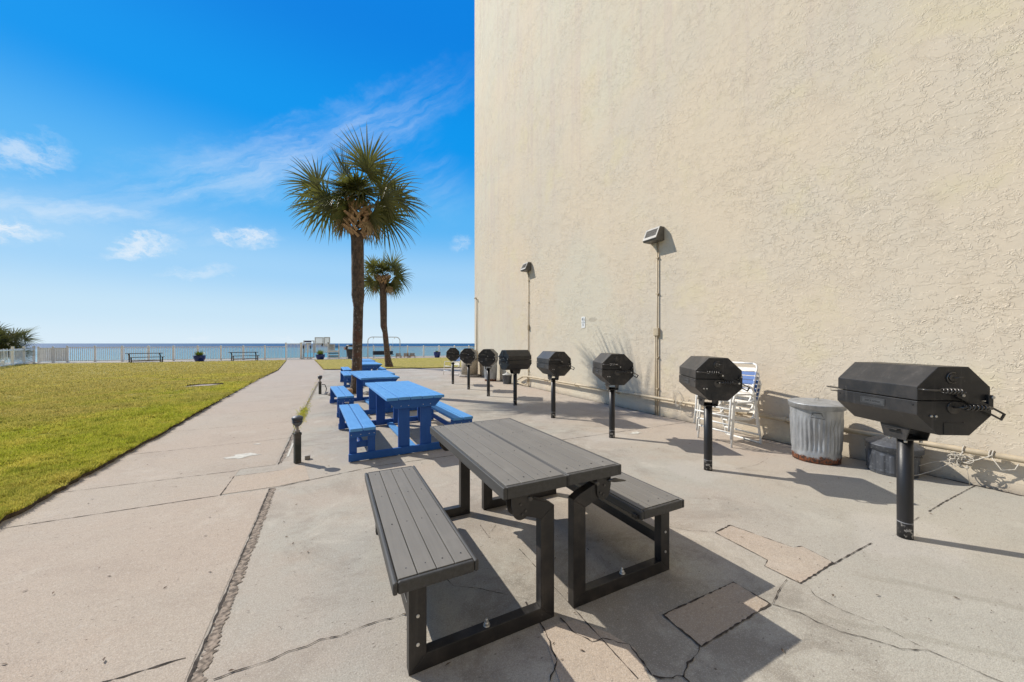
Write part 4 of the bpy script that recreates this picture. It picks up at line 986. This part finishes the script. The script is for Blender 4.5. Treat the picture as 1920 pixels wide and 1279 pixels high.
# ================================================================== PALMS
def frond(m, base, az, el, plen, flen, droop, roll=0, nl=38, spread=115, stemr=.014, wl=.026):
    """costapalmate leaf: petiole then a fan of drooping leaflets. m[0]=stem MB, m[1]=leaf MB"""
    base = Vector(base); d = Vector((math.cos(el)*math.sin(az), math.cos(el)*math.cos(az), math.sin(el)))
    pts = []; p = base.copy(); seg = 6; dd = d.copy()
    for i in range(seg+1):
        pts.append(p.copy()); dd = (dd+Vector((0, 0, -droop*.07))).normalized(); p = p+dd*plen/seg
    m[0].tube(pts, [stemr*(1-.5*i/seg) for i in range(seg+1)], 6)
    tip = pts[-1]; d = dd
    side = d.cross(Vector((0, 0, 1)))
    if side.length < .05: side = Vector((1, 0, 0))
    side.normalize(); nrm = side.cross(d).normalized()
    q = Matrix.Rotation(roll, 3, d); side = q @ side; nrm = q @ nrm
    for j in range(nl):
        u = (j/(nl-1))*2-1; a = R(spread)*u*(1+random.uniform(-.02, .02)); L = flen*(1-.28*abs(u)**1.6)*random.uniform(.88, 1.06)
        ld = (d*math.cos(a)+side*math.sin(a)).normalized()
        # folded leaf: sides lift, costa curves down
        ld = (ld+nrm*(.10+.20*abs(u))+Vector((0, 0, -.06))).normalized()
        st = tip+d*.06*(1-abs(u)); P = [st]; cur = st.copy(); v = (ld+Vector((random.uniform(-.07, .07), random.uniform(-.07, .07), random.uniform(-.07, .07)))).normalized(); ns = 6; dl = droop*random.uniform(.5, 2.0)
        for s in range(ns):
            f = (s+1)/ns; v = (v+Vector((0, 0, -dl*.16*f*f))+d*0.0).normalized(); cur = cur+v*L/ns; P.append(cur.copy())
        wid = nrm.cross(ld).normalized()
        W_ = [wl*q_ for q_ in (.35, .85, 1.0, .85, .60, .32, .04)]
        fold = nrm*.35
        vs = []
        for s, pp in enumerate(P):
            vs += [tuple(pp-wid*W_[s]*.5+fold*W_[s]*.5), tuple(pp), tuple(pp+wid*W_[s]*.5+fold*W_[s]*.5)]
        fs = []
        for s in range(ns): fs += [(s*3, s*3+1, s*3+4, s*3+3), (s*3+1, s*3+2, s*3+5, s*3+4)]
        m[1].add(vs, fs)
        # split tips hang as threads
cy0 = YAW+R(90)
def palm(name, base, path, radii, crown, fronds, label, boots=60, bsc=1.0, group=None, fl=1.0, nl=38, wl=.026):
    r = empty(name, base, 0, label, 'palm tree', group)
    m = MB(); P = []; RR = []
    for i in range(len(path)-1):
        for s in range(10):
            f = s/10; a = Vector(path[i]).lerp(Vector(path[i+1]), f); P.append(a); RR.append((radii[i]*(1-f)+radii[i+1]*f)*(1+random.uniform(-.025, .025)))
    P.append(Vector(path[-1])); RR.append(radii[-1]); m.tube(P, RR, 28); m.build('trunk', M_bark, r)
    top = Vector(path[-1]); c = Vector(crown)
    m = MB()
    for i in range(boots):
        f = i/boots; a = i*2.399+random.uniform(-.2, .2); z_ = top.z-.20*bsc+f*(c.z-top.z+.10*bsc)
        rr = (.17+.10*math.sin(PI*min(1, f*1.1)))*bsc; out = Vector((math.cos(a), math.sin(a), 0)); tg = Vector((-math.sin(a), math.cos(a), 0))
        p0 = Vector((top.x+(c.x-top.x)*f, top.y+(c.y-top.y)*f, z_))+out*(rr*.85); L = random.uniform(.20, .38)*bsc; lean = random.choice((-1, 1))*random.uniform(.3, 1.2)
        dr = (Vector((0, 0, 1))*(.9-.3*f)+out*random.uniform(.15, .55)+tg*lean).normalized(); w = random.uniform(.022, .04)*bsc
        wd = dr.cross(out).normalized(); th = out*.010
        p1 = p0+dr*L
        vs = [p0-wd*w*1.6, p0+wd*w*1.6, p1+wd*w*.7, p1-wd*w*.7]; m.add([tuple(v) for v in vs]+[tuple(v+th*1.8) for v in vs], [(0, 1, 2, 3), (7, 6, 5, 4), (0, 4, 5, 1), (1, 5, 6, 2), (2, 6, 7, 3), (3, 7, 4, 0)])
    m.build('boots', M_boot, r)
    for fi, (az, el, pl, fll, dr, ro) in enumerate(fronds):
        q_ = (1.08, .80, 1.0, .9, 1.12, .84)[fi % 6]; fll *= q_; dr *= (1.0, 1.5, .8, 1.25)[fi % 4]
        s = MB(); l = MB(); frond((s, l), c+Vector((math.sin(az)*.10, math.cos(az)*.10, -.05*(1 if el < 0 else -2))), az, el, pl, fll*fl, dr, ro, nl, wl=wl)
        fo = s.build('frond', M_stem, r); l.build('blade', M_frond, fo)
    for (az, pl, fll) in ((cy0+.2, .35, .7), (cy0+2.9, .3, .65), (cy0-1.4, .3, .6)):
        s = MB(); l = MB(); frond((s, l), c+Vector((math.sin(az)*.16, math.cos(az)*.16, -.45)), az, R(-38), pl, fll, 1.8, R(25), 22, 70, wl=wl)
        fo = s.build('frond', M_dead, r); l.build('blade', M_dead, fo)
    return r
cy = YAW+R(90)   # azimuth pointing to image right
def fd(img, depth, pl=.85, fl=.85, dr=1.0, roll=0):
    """frond direction from an angle in the view plane (0=right, 90=up) and a lean away from the viewer"""
    a = R(img); h = math.cos(a); v = math.sin(a); dpt = depth
    vec = Vector((h*math.sin(cy)+dpt*math.sin(YAW), h*math.cos(cy)+dpt*math.cos(YAW), v)).normalized()
    return (math.atan2(vec.x, vec.y), math.asin(vec.z), pl, fl, dr, roll)
F1 = [fd(82, .1, .95, 1.15, .40, R(80)), fd(100, -.5, .50, 1.1, .7, R(-40)), fd(120, .25, .85, 1.15, .7, R(65)), fd(152, -.1, 1.05, 1.3, .8, R(78)), fd(172, .1, .95, 1.2, 1.0, R(70)), fd(163, .6, .6, 1.1, 1.2, R(35)),
      fd(190, -.3, .62, 1.15, 1.3, R(60)), fd(212, .3, .4, 1.05, 1.4, R(60)), fd(240, -.5, .28, .95, 1.4, R(40)), fd(62, -.45, .70, 1.15, .8, R(-50)), fd(38, .25, .6, 1.2, 1.1, R(-70)),
      fd(14, -.15, .75, 1.25, 1.5, R(-78)), fd(-10, .3, .75, 1.2, 1.6, R(-65)), fd(-34, -.2, .60, 1.15, 1.5, R(-70)), fd(-62, .3, .50, .95, 1.5, R(-55)), fd(70, .9, .35, 1.0, .8, R(20)), fd(118, 1.0, .35, 1.0, .8, R(-10)),
      fd(20, 1.3, .5, .95, 1.2, R(10)), fd(160, 1.4, .45, .95, 1.2, R(0)), fd(78, -1.2, .3, .95, .9, R(10)), fd(135, -1.0, .35, 1.0, 1.2, R(-15)), fd(35, -1.1, .35, 1.0, 1.2, R(15)), fd(95, .3, .2, .95, .4, R(10)),
      (R(80), R(32), 1.05, 1.1, .9, R(20)), (R(105), R(14), 1.0, 1.1, 1.1, R(-20)), (R(60), R(45), .9, 1.05, .8, R(15)),
      fd(60, -1.4, .15, .8, 1.0, R(30)), fd(120, -1.4, .15, .8, 1.0, R(-30)), fd(175, -1.2, .25, .9, 1.3, R(-20)), fd(5, -1.2, .25, .9, 1.3, R(20))]
palm('palm_tree', (.69, 11.75, 0), [(-.04, 0, 0), (-.02, 0, .35), (0, 0, 1.3), (.03, 0, 2.6), (.02, 0, 2.95), (0, 0, 4.9)], [.20, .150, .138, .140, .182, .172], (.0, 0, 5.88), F1,
     'tall palm with a brown boot collar, rising behind the second blue table', 90, 1.15, None, 1.0, 38, .046)
F2 = [fd(92, .1, .45, 1.2, .6, R(80)), fd(125, -.3, .6, 1.1, .9, R(60)), fd(152, .3, .6, 1.15, 1.0, R(60)), fd(182, -.2, .7, 1.15, 1.3, R(70)), fd(208, .1, .6, 1.05, 1.4, R(60)), fd(240, -.3, .4, .9, 1.4, R(50)), fd(60, .3, .65, 1.1, .9, R(-60)),
      fd(35, -.3, .75, 1.1, 1.1, R(-70)), fd(8, .2, .7, 1.25, 1.4, R(-70)), fd(-15, -.2, .8, 1.1, 1.5, R(-70)), fd(-42, .2, .55, 1.0, 1.5, R(-60)), fd(60, 1.0, .5, 1.0, .8, 0), fd(120, 1.1, .5, 1.0, .8, 0), fd(-62, -.2, .4, .85, 1.4, R(-50)), fd(90, -1.0, .4, .9, .8, 0), fd(60, -1.4, .15, .8, 1.0, R(30)), fd(120, -1.4, .15, .8, 1.0, R(-30)), fd(88, .2, .25, 1.0, .5, R(20)), fd(70, -1.2, .1, .9, 1.4, R(30)), fd(110, -1.2, .1, .9, 1.4, R(-30)), fd(45, -.8, .2, .95, 1.2, R(20)), fd(135, -.8, .2, .95, 1.2, R(-20))]
palm('palm_tree', (3.21, 23.39, 0), [(0, 0, 0), (-.1, 0, .6), (-.25, 0, 2.2), (-.33, 0, 2.6), (-.36, 0, 5.4)], [.26, .18, .155, .20, .215], (-.36, 0, 5.75), F2,
     'smaller palm farther back, leaning left on the right lawn', 60, 1.2, None, 1.0, 30, .056)
# palmetto thicket at far left
FB = []
for i in range(150):
    FB.append((random.uniform(0, 2*PI), R(random.uniform(10, 85)), random.uniform(.3, .9), .95, random.uniform(.4, 1.1), R(random.uniform(-60, 60))))
r = empty('palmetto_bush', (-21.25, 38.6, 0), 0, 'bushy green palmetto behind the leaning picket fence at far left', 'bush')
m = MB(); m.tube([(0, 0, 0), (.1, 0, .7), (.1, .1, 1.2)], [.22, .2, .16], 12); m.build('trunk', M_bark, r)
s = MB(); l = MB()
for f in FB: frond((s, l), (random.uniform(-.9, .9), random.uniform(-.9, .9), random.uniform(.2, 1.75)), f[0], f[1], f[2], f[3], f[4], f[5], 20, wl=.05)
s.build('petioles', M_stem, r); l.build('foliage', M_frond, r)
r = empty('palmetto_bush', (14.6, 37.4, 0), 0, 'dark low palmetto by the fence, just left of the wall corner', 'bush')
s = MB(); l = MB()
for i in range(16): frond((s, l), (random.uniform(-.5, .5), random.uniform(-.4, .4), random.uniform(.1, .5)), random.uniform(0, 6.28), R(random.uniform(5, 70)), random.uniform(.4, .8), .7, 1, R(random.uniform(-40, 40)), 16, wl=.05)
s.build('petioles', M_stem, r); l.build('foliage', M_frond, r)

# ================================================================== FENCES
def FY(x): return 39.5-.09*x
FA = -math.atan(.09)
def fence(x0, x1, h, label, posts, lo=.08, pk=.115, pw=.036, name='picket_fence', yoff=0, group=None):
    xs = posts; r = empty(name, (x0, FY(x0)+yoff, 0), FA, label, 'fence', group)
    k_ = 1/math.cos(FA); L = (x1-x0)*k_
    m = MB(); m.box(0, L, -.03, .03, h-.07, h-.02); m.build('top_rail', M_white, r)
    m = MB(); m.box(0, L, -.03, .03, lo, lo+.06); m.build('bottom_rail', M_white, r)
    m = MB(); n = int(L/pk)
    for i in range(n): a = i*pk+.03; m.box(a, a+pw, -.011, .011, lo+.06, h-.07)
    o = m.build('pickets', M_white, r)
    for x_ in xs:
        a = (x_-x0)*k_; m = MB(); m.box(a-.06, a+.06, -.06, .06, 0, h+.03); m.prism([(a-.075, h+.03), (a+.075, h+.03), (a+.02, h+.085), (a-.02, h+.085)], 'y', -.075, .075); m.build('post', M_white, r)
    return r
fence(-18.7, -3.95, 1.24, 'long white vinyl picket fence across the left lawn in front of the sea', [-18.7, -17.1, -15.45, -13.8, -12.15, -10.5, -8.85, -7.2, -5.55])
fence(-3.9, -2.62, 1.50, 'taller white picket fence panel left of the beach gate', [-3.87, -2.67])
fence(.55, 26.0, 1.20, 'long white vinyl picket fence behind the right lawn', [.62, 2.2, 3.85, 5.5, 7.2, 8.85, 10.5, 12.2, 13.85, 15.5, 17.1, 18.8, 20.5, 22.2])
fence(-20.3, -18.76, 1.18, 'white close-boarded fence panel at the left corner', [-20.3, -19.5], pk=.10, pw=.085)
# left fence running towards the camera, loose pickets leaning
r = empty('picket_fence', (-20.2, 40.6, 0), 0, 'weathered white picket fence with leaning pickets at far left', 'fence')
P0 = Vector((0, 0, 0)); P1 = Vector((3.4, -11.0, 0)); dv = (P1-P0); L = dv.length; dn = dv.normalized(); ang = math.atan2(dn.y, dn.x)
m = MB(); M_ = rotz(ang); m.box(0, L, -.025, .025, 1.02, 1.09, M_); m.build('top_rail', M_white, r); m = MB(); m.box(0, L, -.025, .025, .12, .18, M_); m.build('bottom_rail', M_white, r)
m = MB()
for i in range(int(L/.16)):
    a = i*.16; tl = random.uniform(-.02, .02) if a < 5 else random.uniform(-.18, .22)
    m.box(-.03, .03, -.035, -.026, .02, 1.16+random.uniform(-.02, .02), M_ @ T(a, 0, 0) @ Matrix.Rotation(tl, 4, 'Y'))
m.build('pickets', M_white, r)
for a in (0, 2.6, 5.2, 7.0, 9.4):
    m = MB(); m.box(a-.06, a+.06, -.06, .06, 0, 1.3, M_ @ (Matrix.Rotation(.12, 4, 'Y') if a == 7.0 else Matrix.Identity(4))); m.build('post', M_white, r)

# beach gate and boards
r = empty('beach_gate', (-2.55, FY(-2.55), 0), FA, 'white metal beach gate with mesh guards at the end of the sidewalk', 'gate')
M_mesh = simple('pale wire mesh', (.55, .58, .60), .5)
def frame_box(m, x0, x1, z0, z1, t=.035, y=0):
    t *= 2.2
    m.box(x0, x1, y-.02, y+.02, z1-t, z1); m.box(x0, x1, y-.02, y+.02, z0, z0+t); m.box(x0, x0+t, y-.02, y+.02, z0+t, z1-t); m.box(x1-t, x1, y-.02, y+.02, z0+t, z1-t)
m = MB(); m.box(-.05, .05, -.05, .05, 0, 1.62); m.box(2.28, 2.38, -.05, .05, 0, 1.55); m.box(.45, .53, -.04, .04, 0, 1.5); m.build('post', M_white, r)
m = MB(); frame_box(m, .12, 1.05, .1, 1.78, .04); frame_box(m, 1.06, 2.25, .6, 1.42, .035); frame_box(m, 1.08, 1.85, 1.43, 2.10, .04); frame_box(m, 1.88, 2.42, 1.2, 2.12, .04, -.05)
m.build('gate_frame', M_mesh, r)
m = MB()
for i in range(20): a = .2+i*.105; m.box(a, a+.05, -.008, .008, .6, 1.42)
for i in range(12): a = 1.14+i*.06; m.box(a, a+.036, -.004, .004, 1.47, 2.06)
for i in range(9): a = 1.95+i*.05; m.box(a, a+.034, -.054, -.046, 1.24, 2.08)
for i in range(6): a = 1.5+i*.09; m.box(1.1, 1.82, -.004, .004, a, a+.006)
m.build('bars', M_white, r)
m = MB(); m.box(.22, .80, -.04, -.02, 1.60, 1.72); m.build('sign_strip', M_navy, r)
m = MB(); m.box(.30, .78, -.035, -.02, 1.36, 1.56); m.build('notice', M_mesh, r)
m = MB(); m.box(1.68, 1.78, -.05, .02, 1.22, 1.48); m.box(2.2, 2.28, -.09, -.04, 1.48, 1.62); m.build('latch_box', M_black, r)
# pool tools leaning by the gate
for i, (dx, col) in enumerate([(0.02, M_black), (.35, M_whitem), (.62, M_black)]):
    m = MB(); m.tube([(0, -.25, .03), (.03, -.05, 1.25)], .014, 8); m.box(-.16, .16, -.32, -.2, 0, .05); m.box(-.04, .06, -.09, -.01, 1.0, 1.3)
    o = m.build('beach_brush', col); o.location = (-2.45+dx, FY(-2.4)-.1, 0); tag(o, ['black long-handled brush leaning left of the beach gate', 'white long-handled brush leaning in the middle of the beach gate', 'black long-handled brush leaning at the right of the gate opening'][i], 'brush', 'brushes leaning at the beach gate')
r = empty('notice_board', (-.32, FY(-.3)-.12, 0), FA, 'white notice board rack right of the beach gate', 'notice board')
m = MB(); m.box(-.06, 0, -.04, .04, 0, 1.5); m.box(.93, .99, -.04, .04, 0, 1.5); m.box(0, .93, -.02, .02, .05, .15); m.box(0, .93, -.02, .02, .62, .80); m.box(0, .93, -.02, .02, .30, .37); m.build('rack', M_white, r)
m = MB(); m.box(.02, .62, -.05, -.022, .82, 1.42); m.build('board', M_mesh, r)
m = MB(); m.box(.10, .52, -.056, -.051, 1.30, 1.36); m.box(.10, .48, -.056, -.051, 1.18, 1.22); m.box(.12, .50, -.056, -.051, 1.05, 1.09); m.box(.12, .40, -.056, -.051, .95, .98); m.build('print', M_ink, r)
m = MB()
for i in range(9):
    a = .05+i*.10; m.box(a, a+.07, -.045, -.022, .44, .60); m.box(a, a+.07, -.045, -.022, .16, .31)
for i in range(3): m.box(.66+i*.1, .71+i*.1, -.03, .0, 1.0, 1.3)
m.build('blocks', M_black, r)
r = empty('fence_sign', (1.28, FY(1.28)-.04, 0), FA, 'small red and white warning sign on the fence left of the bin', 'sign')
m = MB(); m.box(-.20, .20, -.02, 0, .86, 1.10); m.build('panel', M_sign, r)
m = MB(); m.box(-.19, .19, -.026, -.021, 1.03, 1.09); m.box(-.14, -.02, -.026, -.021, .88, .99); m.box(.03, .15, -.026, -.021, .90, .93); m.build('print', M_red, r)
# black domed bin
r = empty('domed_bin', (1.62, 38.15, 0), R(-10), 'black domed litter bin with a see-through opening beside the fence', 'litter bin')
m = MB(); m.lathe([(.40, 0), (.41, .04), (.34, .06), (.33, .5), (.36, .84), (.38, .86)], 28); m.build('body', simple('dark grey plastic', (.045, .045, .048), .5), r)
m = MB(); m.lathe([(.42, .86), (.42, .93), (.40, .94)], 28)
for sx in (-1, 1): m.box(sx*.33-.07, sx*.33+.07, -.2, .2, .94, 1.22)
m.lathe([(.40, 1.20), (.38, 1.28), (.28, 1.36), (.0, 1.39)], 28); m.build('hood', M_black, r)

def pot(x_, y_, h, rr, label, flower):
    r = empty('flower_pot', (x_, y_, 0), 0, label, 'flower pot', 'blue glazed pots by the fence')
    m = MB(); m.lathe([(rr*.62, 0), (rr*.70, .05), (rr*.95, h*.55), (rr, h*.85), (rr*.94, h*.9), (rr*1.04, h*.93), (rr*1.04, h)], 28); m.build('pot', M_navy, r)
    m = MB(); m.lathe([(rr*.9, h*.96), (0, h*.97)], 20, cap=False); m.build('soil', M_soil, r)
    m = MB()
    for i in range(int(150*flower)):
        a = random.uniform(0, 6.28); e = random.uniform(.2, 1.4); L = rr*random.uniform(.7, 1.25)*flower; d = Vector((math.cos(a)*math.cos(e), math.sin(a)*math.cos(e), math.sin(e))); b0 = Vector((math.cos(a)*rr*.4*random.random(), math.sin(a)*rr*.4, h*.95))
        w = d.cross(Vector((0, 0, 1))).normalized()*.035; c0 = b0+d*L*.3; m.add([tuple(b0), tuple(c0+w), tuple(b0+d*L), tuple(c0-w)], [(0, 1, 2, 3)])
    m.build('plant', M_plant, r)
pot(-9.64, 37.55, .52, .40, 'blue glazed pot with a full green plant, between the two dark tables', 1.0)
pot(-.93, 37.0, .50, .38, 'blue glazed pot with yellow-green plant in front of the beach gate', 1.1)
pot(9.87, 37.0, .62, .36, 'blue glazed pot with sparse plant, right of the swing', .45)

# swing
xa, xb = 3.2, 6.25; ys = 38.0
r = empty('garden_swing', ((xa+xb)/2, ys, 0), R(-4), 'white tubular porch-swing frame in front of the fence', 'swing')
r['category'] = 'swing'; m = MB(); w = (xb-xa)/2; rad = .4
pts = [(-w, 0, 0), (-w, 0, 2.14-rad)]+[(-w+rad-rad*math.cos(a), 0, 2.14-rad+rad*math.sin(a)) for a in [R(15*i) for i in range(1, 7)]]+[(w-rad+rad*math.sin(a), 0, 2.14-rad+rad*math.cos(a)) for a in [R(15*i) for i in range(0, 7)]]+[(w, 0, 0)]
m.tube(pts, .04, 10); m.build('frame', M_mesh, r)
m = MB(); m.box(-1.02, -.98, -.03, .03, 1.95, 2.11); m.box(.98, 1.02, -.03, .03, 1.95, 2.11); m.build('hanger', M_mesh, r)
s_ = MB(); s_.box(-1.0, .92, -.04, .0, .42, .74); s_.box(-1.0, .92, -.50, -.02, .36, .42); o = s_.build('swing_bench', simple('dark teal plastic', (.012, .028, .06), .5), None, .01); o.location = ((xa+xb)/2-.08, ys, 0); tag(o, 'dark navy swing bench hanging in the white frame', 'swing bench')
m = MB()
for xx in (-.98, .90):
    for yy in (-.02, -.46): m.tube([(xx, yy, .42), (xx-.01, -.02, 2.0)], .006, 5)
m.build('chain', M_mesh, o)
# small brown beach chairs
for i, (x_, lab) in enumerate([(6.2, 'low brown beach chair by the fence, nearest the swing'), (7.0, 'low brown beach chair by the fence, right of the swing'), (7.6, 'low brown beach chair farthest right of the swing')]):
    m = MB(); m.box(-.25, .25, -.25, .25, .18, .24)
    for k_ in range(4): m.box(-.24+k_*.13, -.14+k_*.13, .22, .27, .24, .48)
    for a in (-.25, .21):
        for b_2 in (-.25, .21): m.box(a, a+.04, b_2, b_2+.04, 0, .18)
    o = m.build('beach_chair', M_wood); o.location = (x_, 38.35, 0); tag(o, lab, 'chair', 'low beach chairs by the fence')

# ================================================================== LITTER AND WEEDS
m = MB()
def leaf(x_, y_, s, z=.012):
    a = random.uniform(0, 6.28); c_, s_ = math.cos(a), math.sin(a); w = s*.32
    pts = [(-s, 0, 0), (-.2*s, w, .25*s), (s, 0, .1*s), (-.1*s, -w, .05*s)]
    m.add([(x_+p[0]*c_-p[1]*s_, y_+p[0]*s_+p[1]*c_, z+p[2]) for p in pts], [(0, 1, 2), (0, 2, 3)])
for i in range(900):
    yy = random.uniform(.5, 10); xx = random.uniform(-2.3, 5.9); leaf(xx, yy, random.choice([.005, .006, .008, .009, .015]), .006)
for (px, py, s) in [(195, 1241, .018), (100, 1115, .014), (840, 1250, .02), (1130, 1015, .01), (1540, 1130, .012), (1640, 1035, .012)]: p = G(px, py); leaf(p.x, p.y, s)
tag(m.build('leaf_litter', M_leaf), 'scattered dry bits and leaves on the concrete', 'litter', kind='stuff')
m = MB()
for i in range(500):
    yy = random.gauss(8.6, .55); xx = -.55+random.gauss(0, .045); h = random.uniform(.02, .07); a = random.uniform(0, 6.28); L = h*.9
    m.add([(xx-.006, yy, .008), (xx+.006, yy, .008), (xx+math.cos(a)*L, yy+math.sin(a)*L, h)], [(0, 1, 2)])
for i in range(120):
    yy = random.uniform(10, 20); xx = -.52+random.gauss(0, .03); h = random.uniform(.01, .05); a = random.uniform(0, 6.28)
    m.add([(xx-.006, yy, .008), (xx+.006, yy, .008), (xx+math.cos(a)*h, yy+math.sin(a)*h, h)], [(0, 1, 2)])
tag(m.build('weeds', M_blade), 'straggly weeds growing in the joint beside the sidewalk', 'weeds', kind='stuff')
print('objects', len(bpy.data.objects))
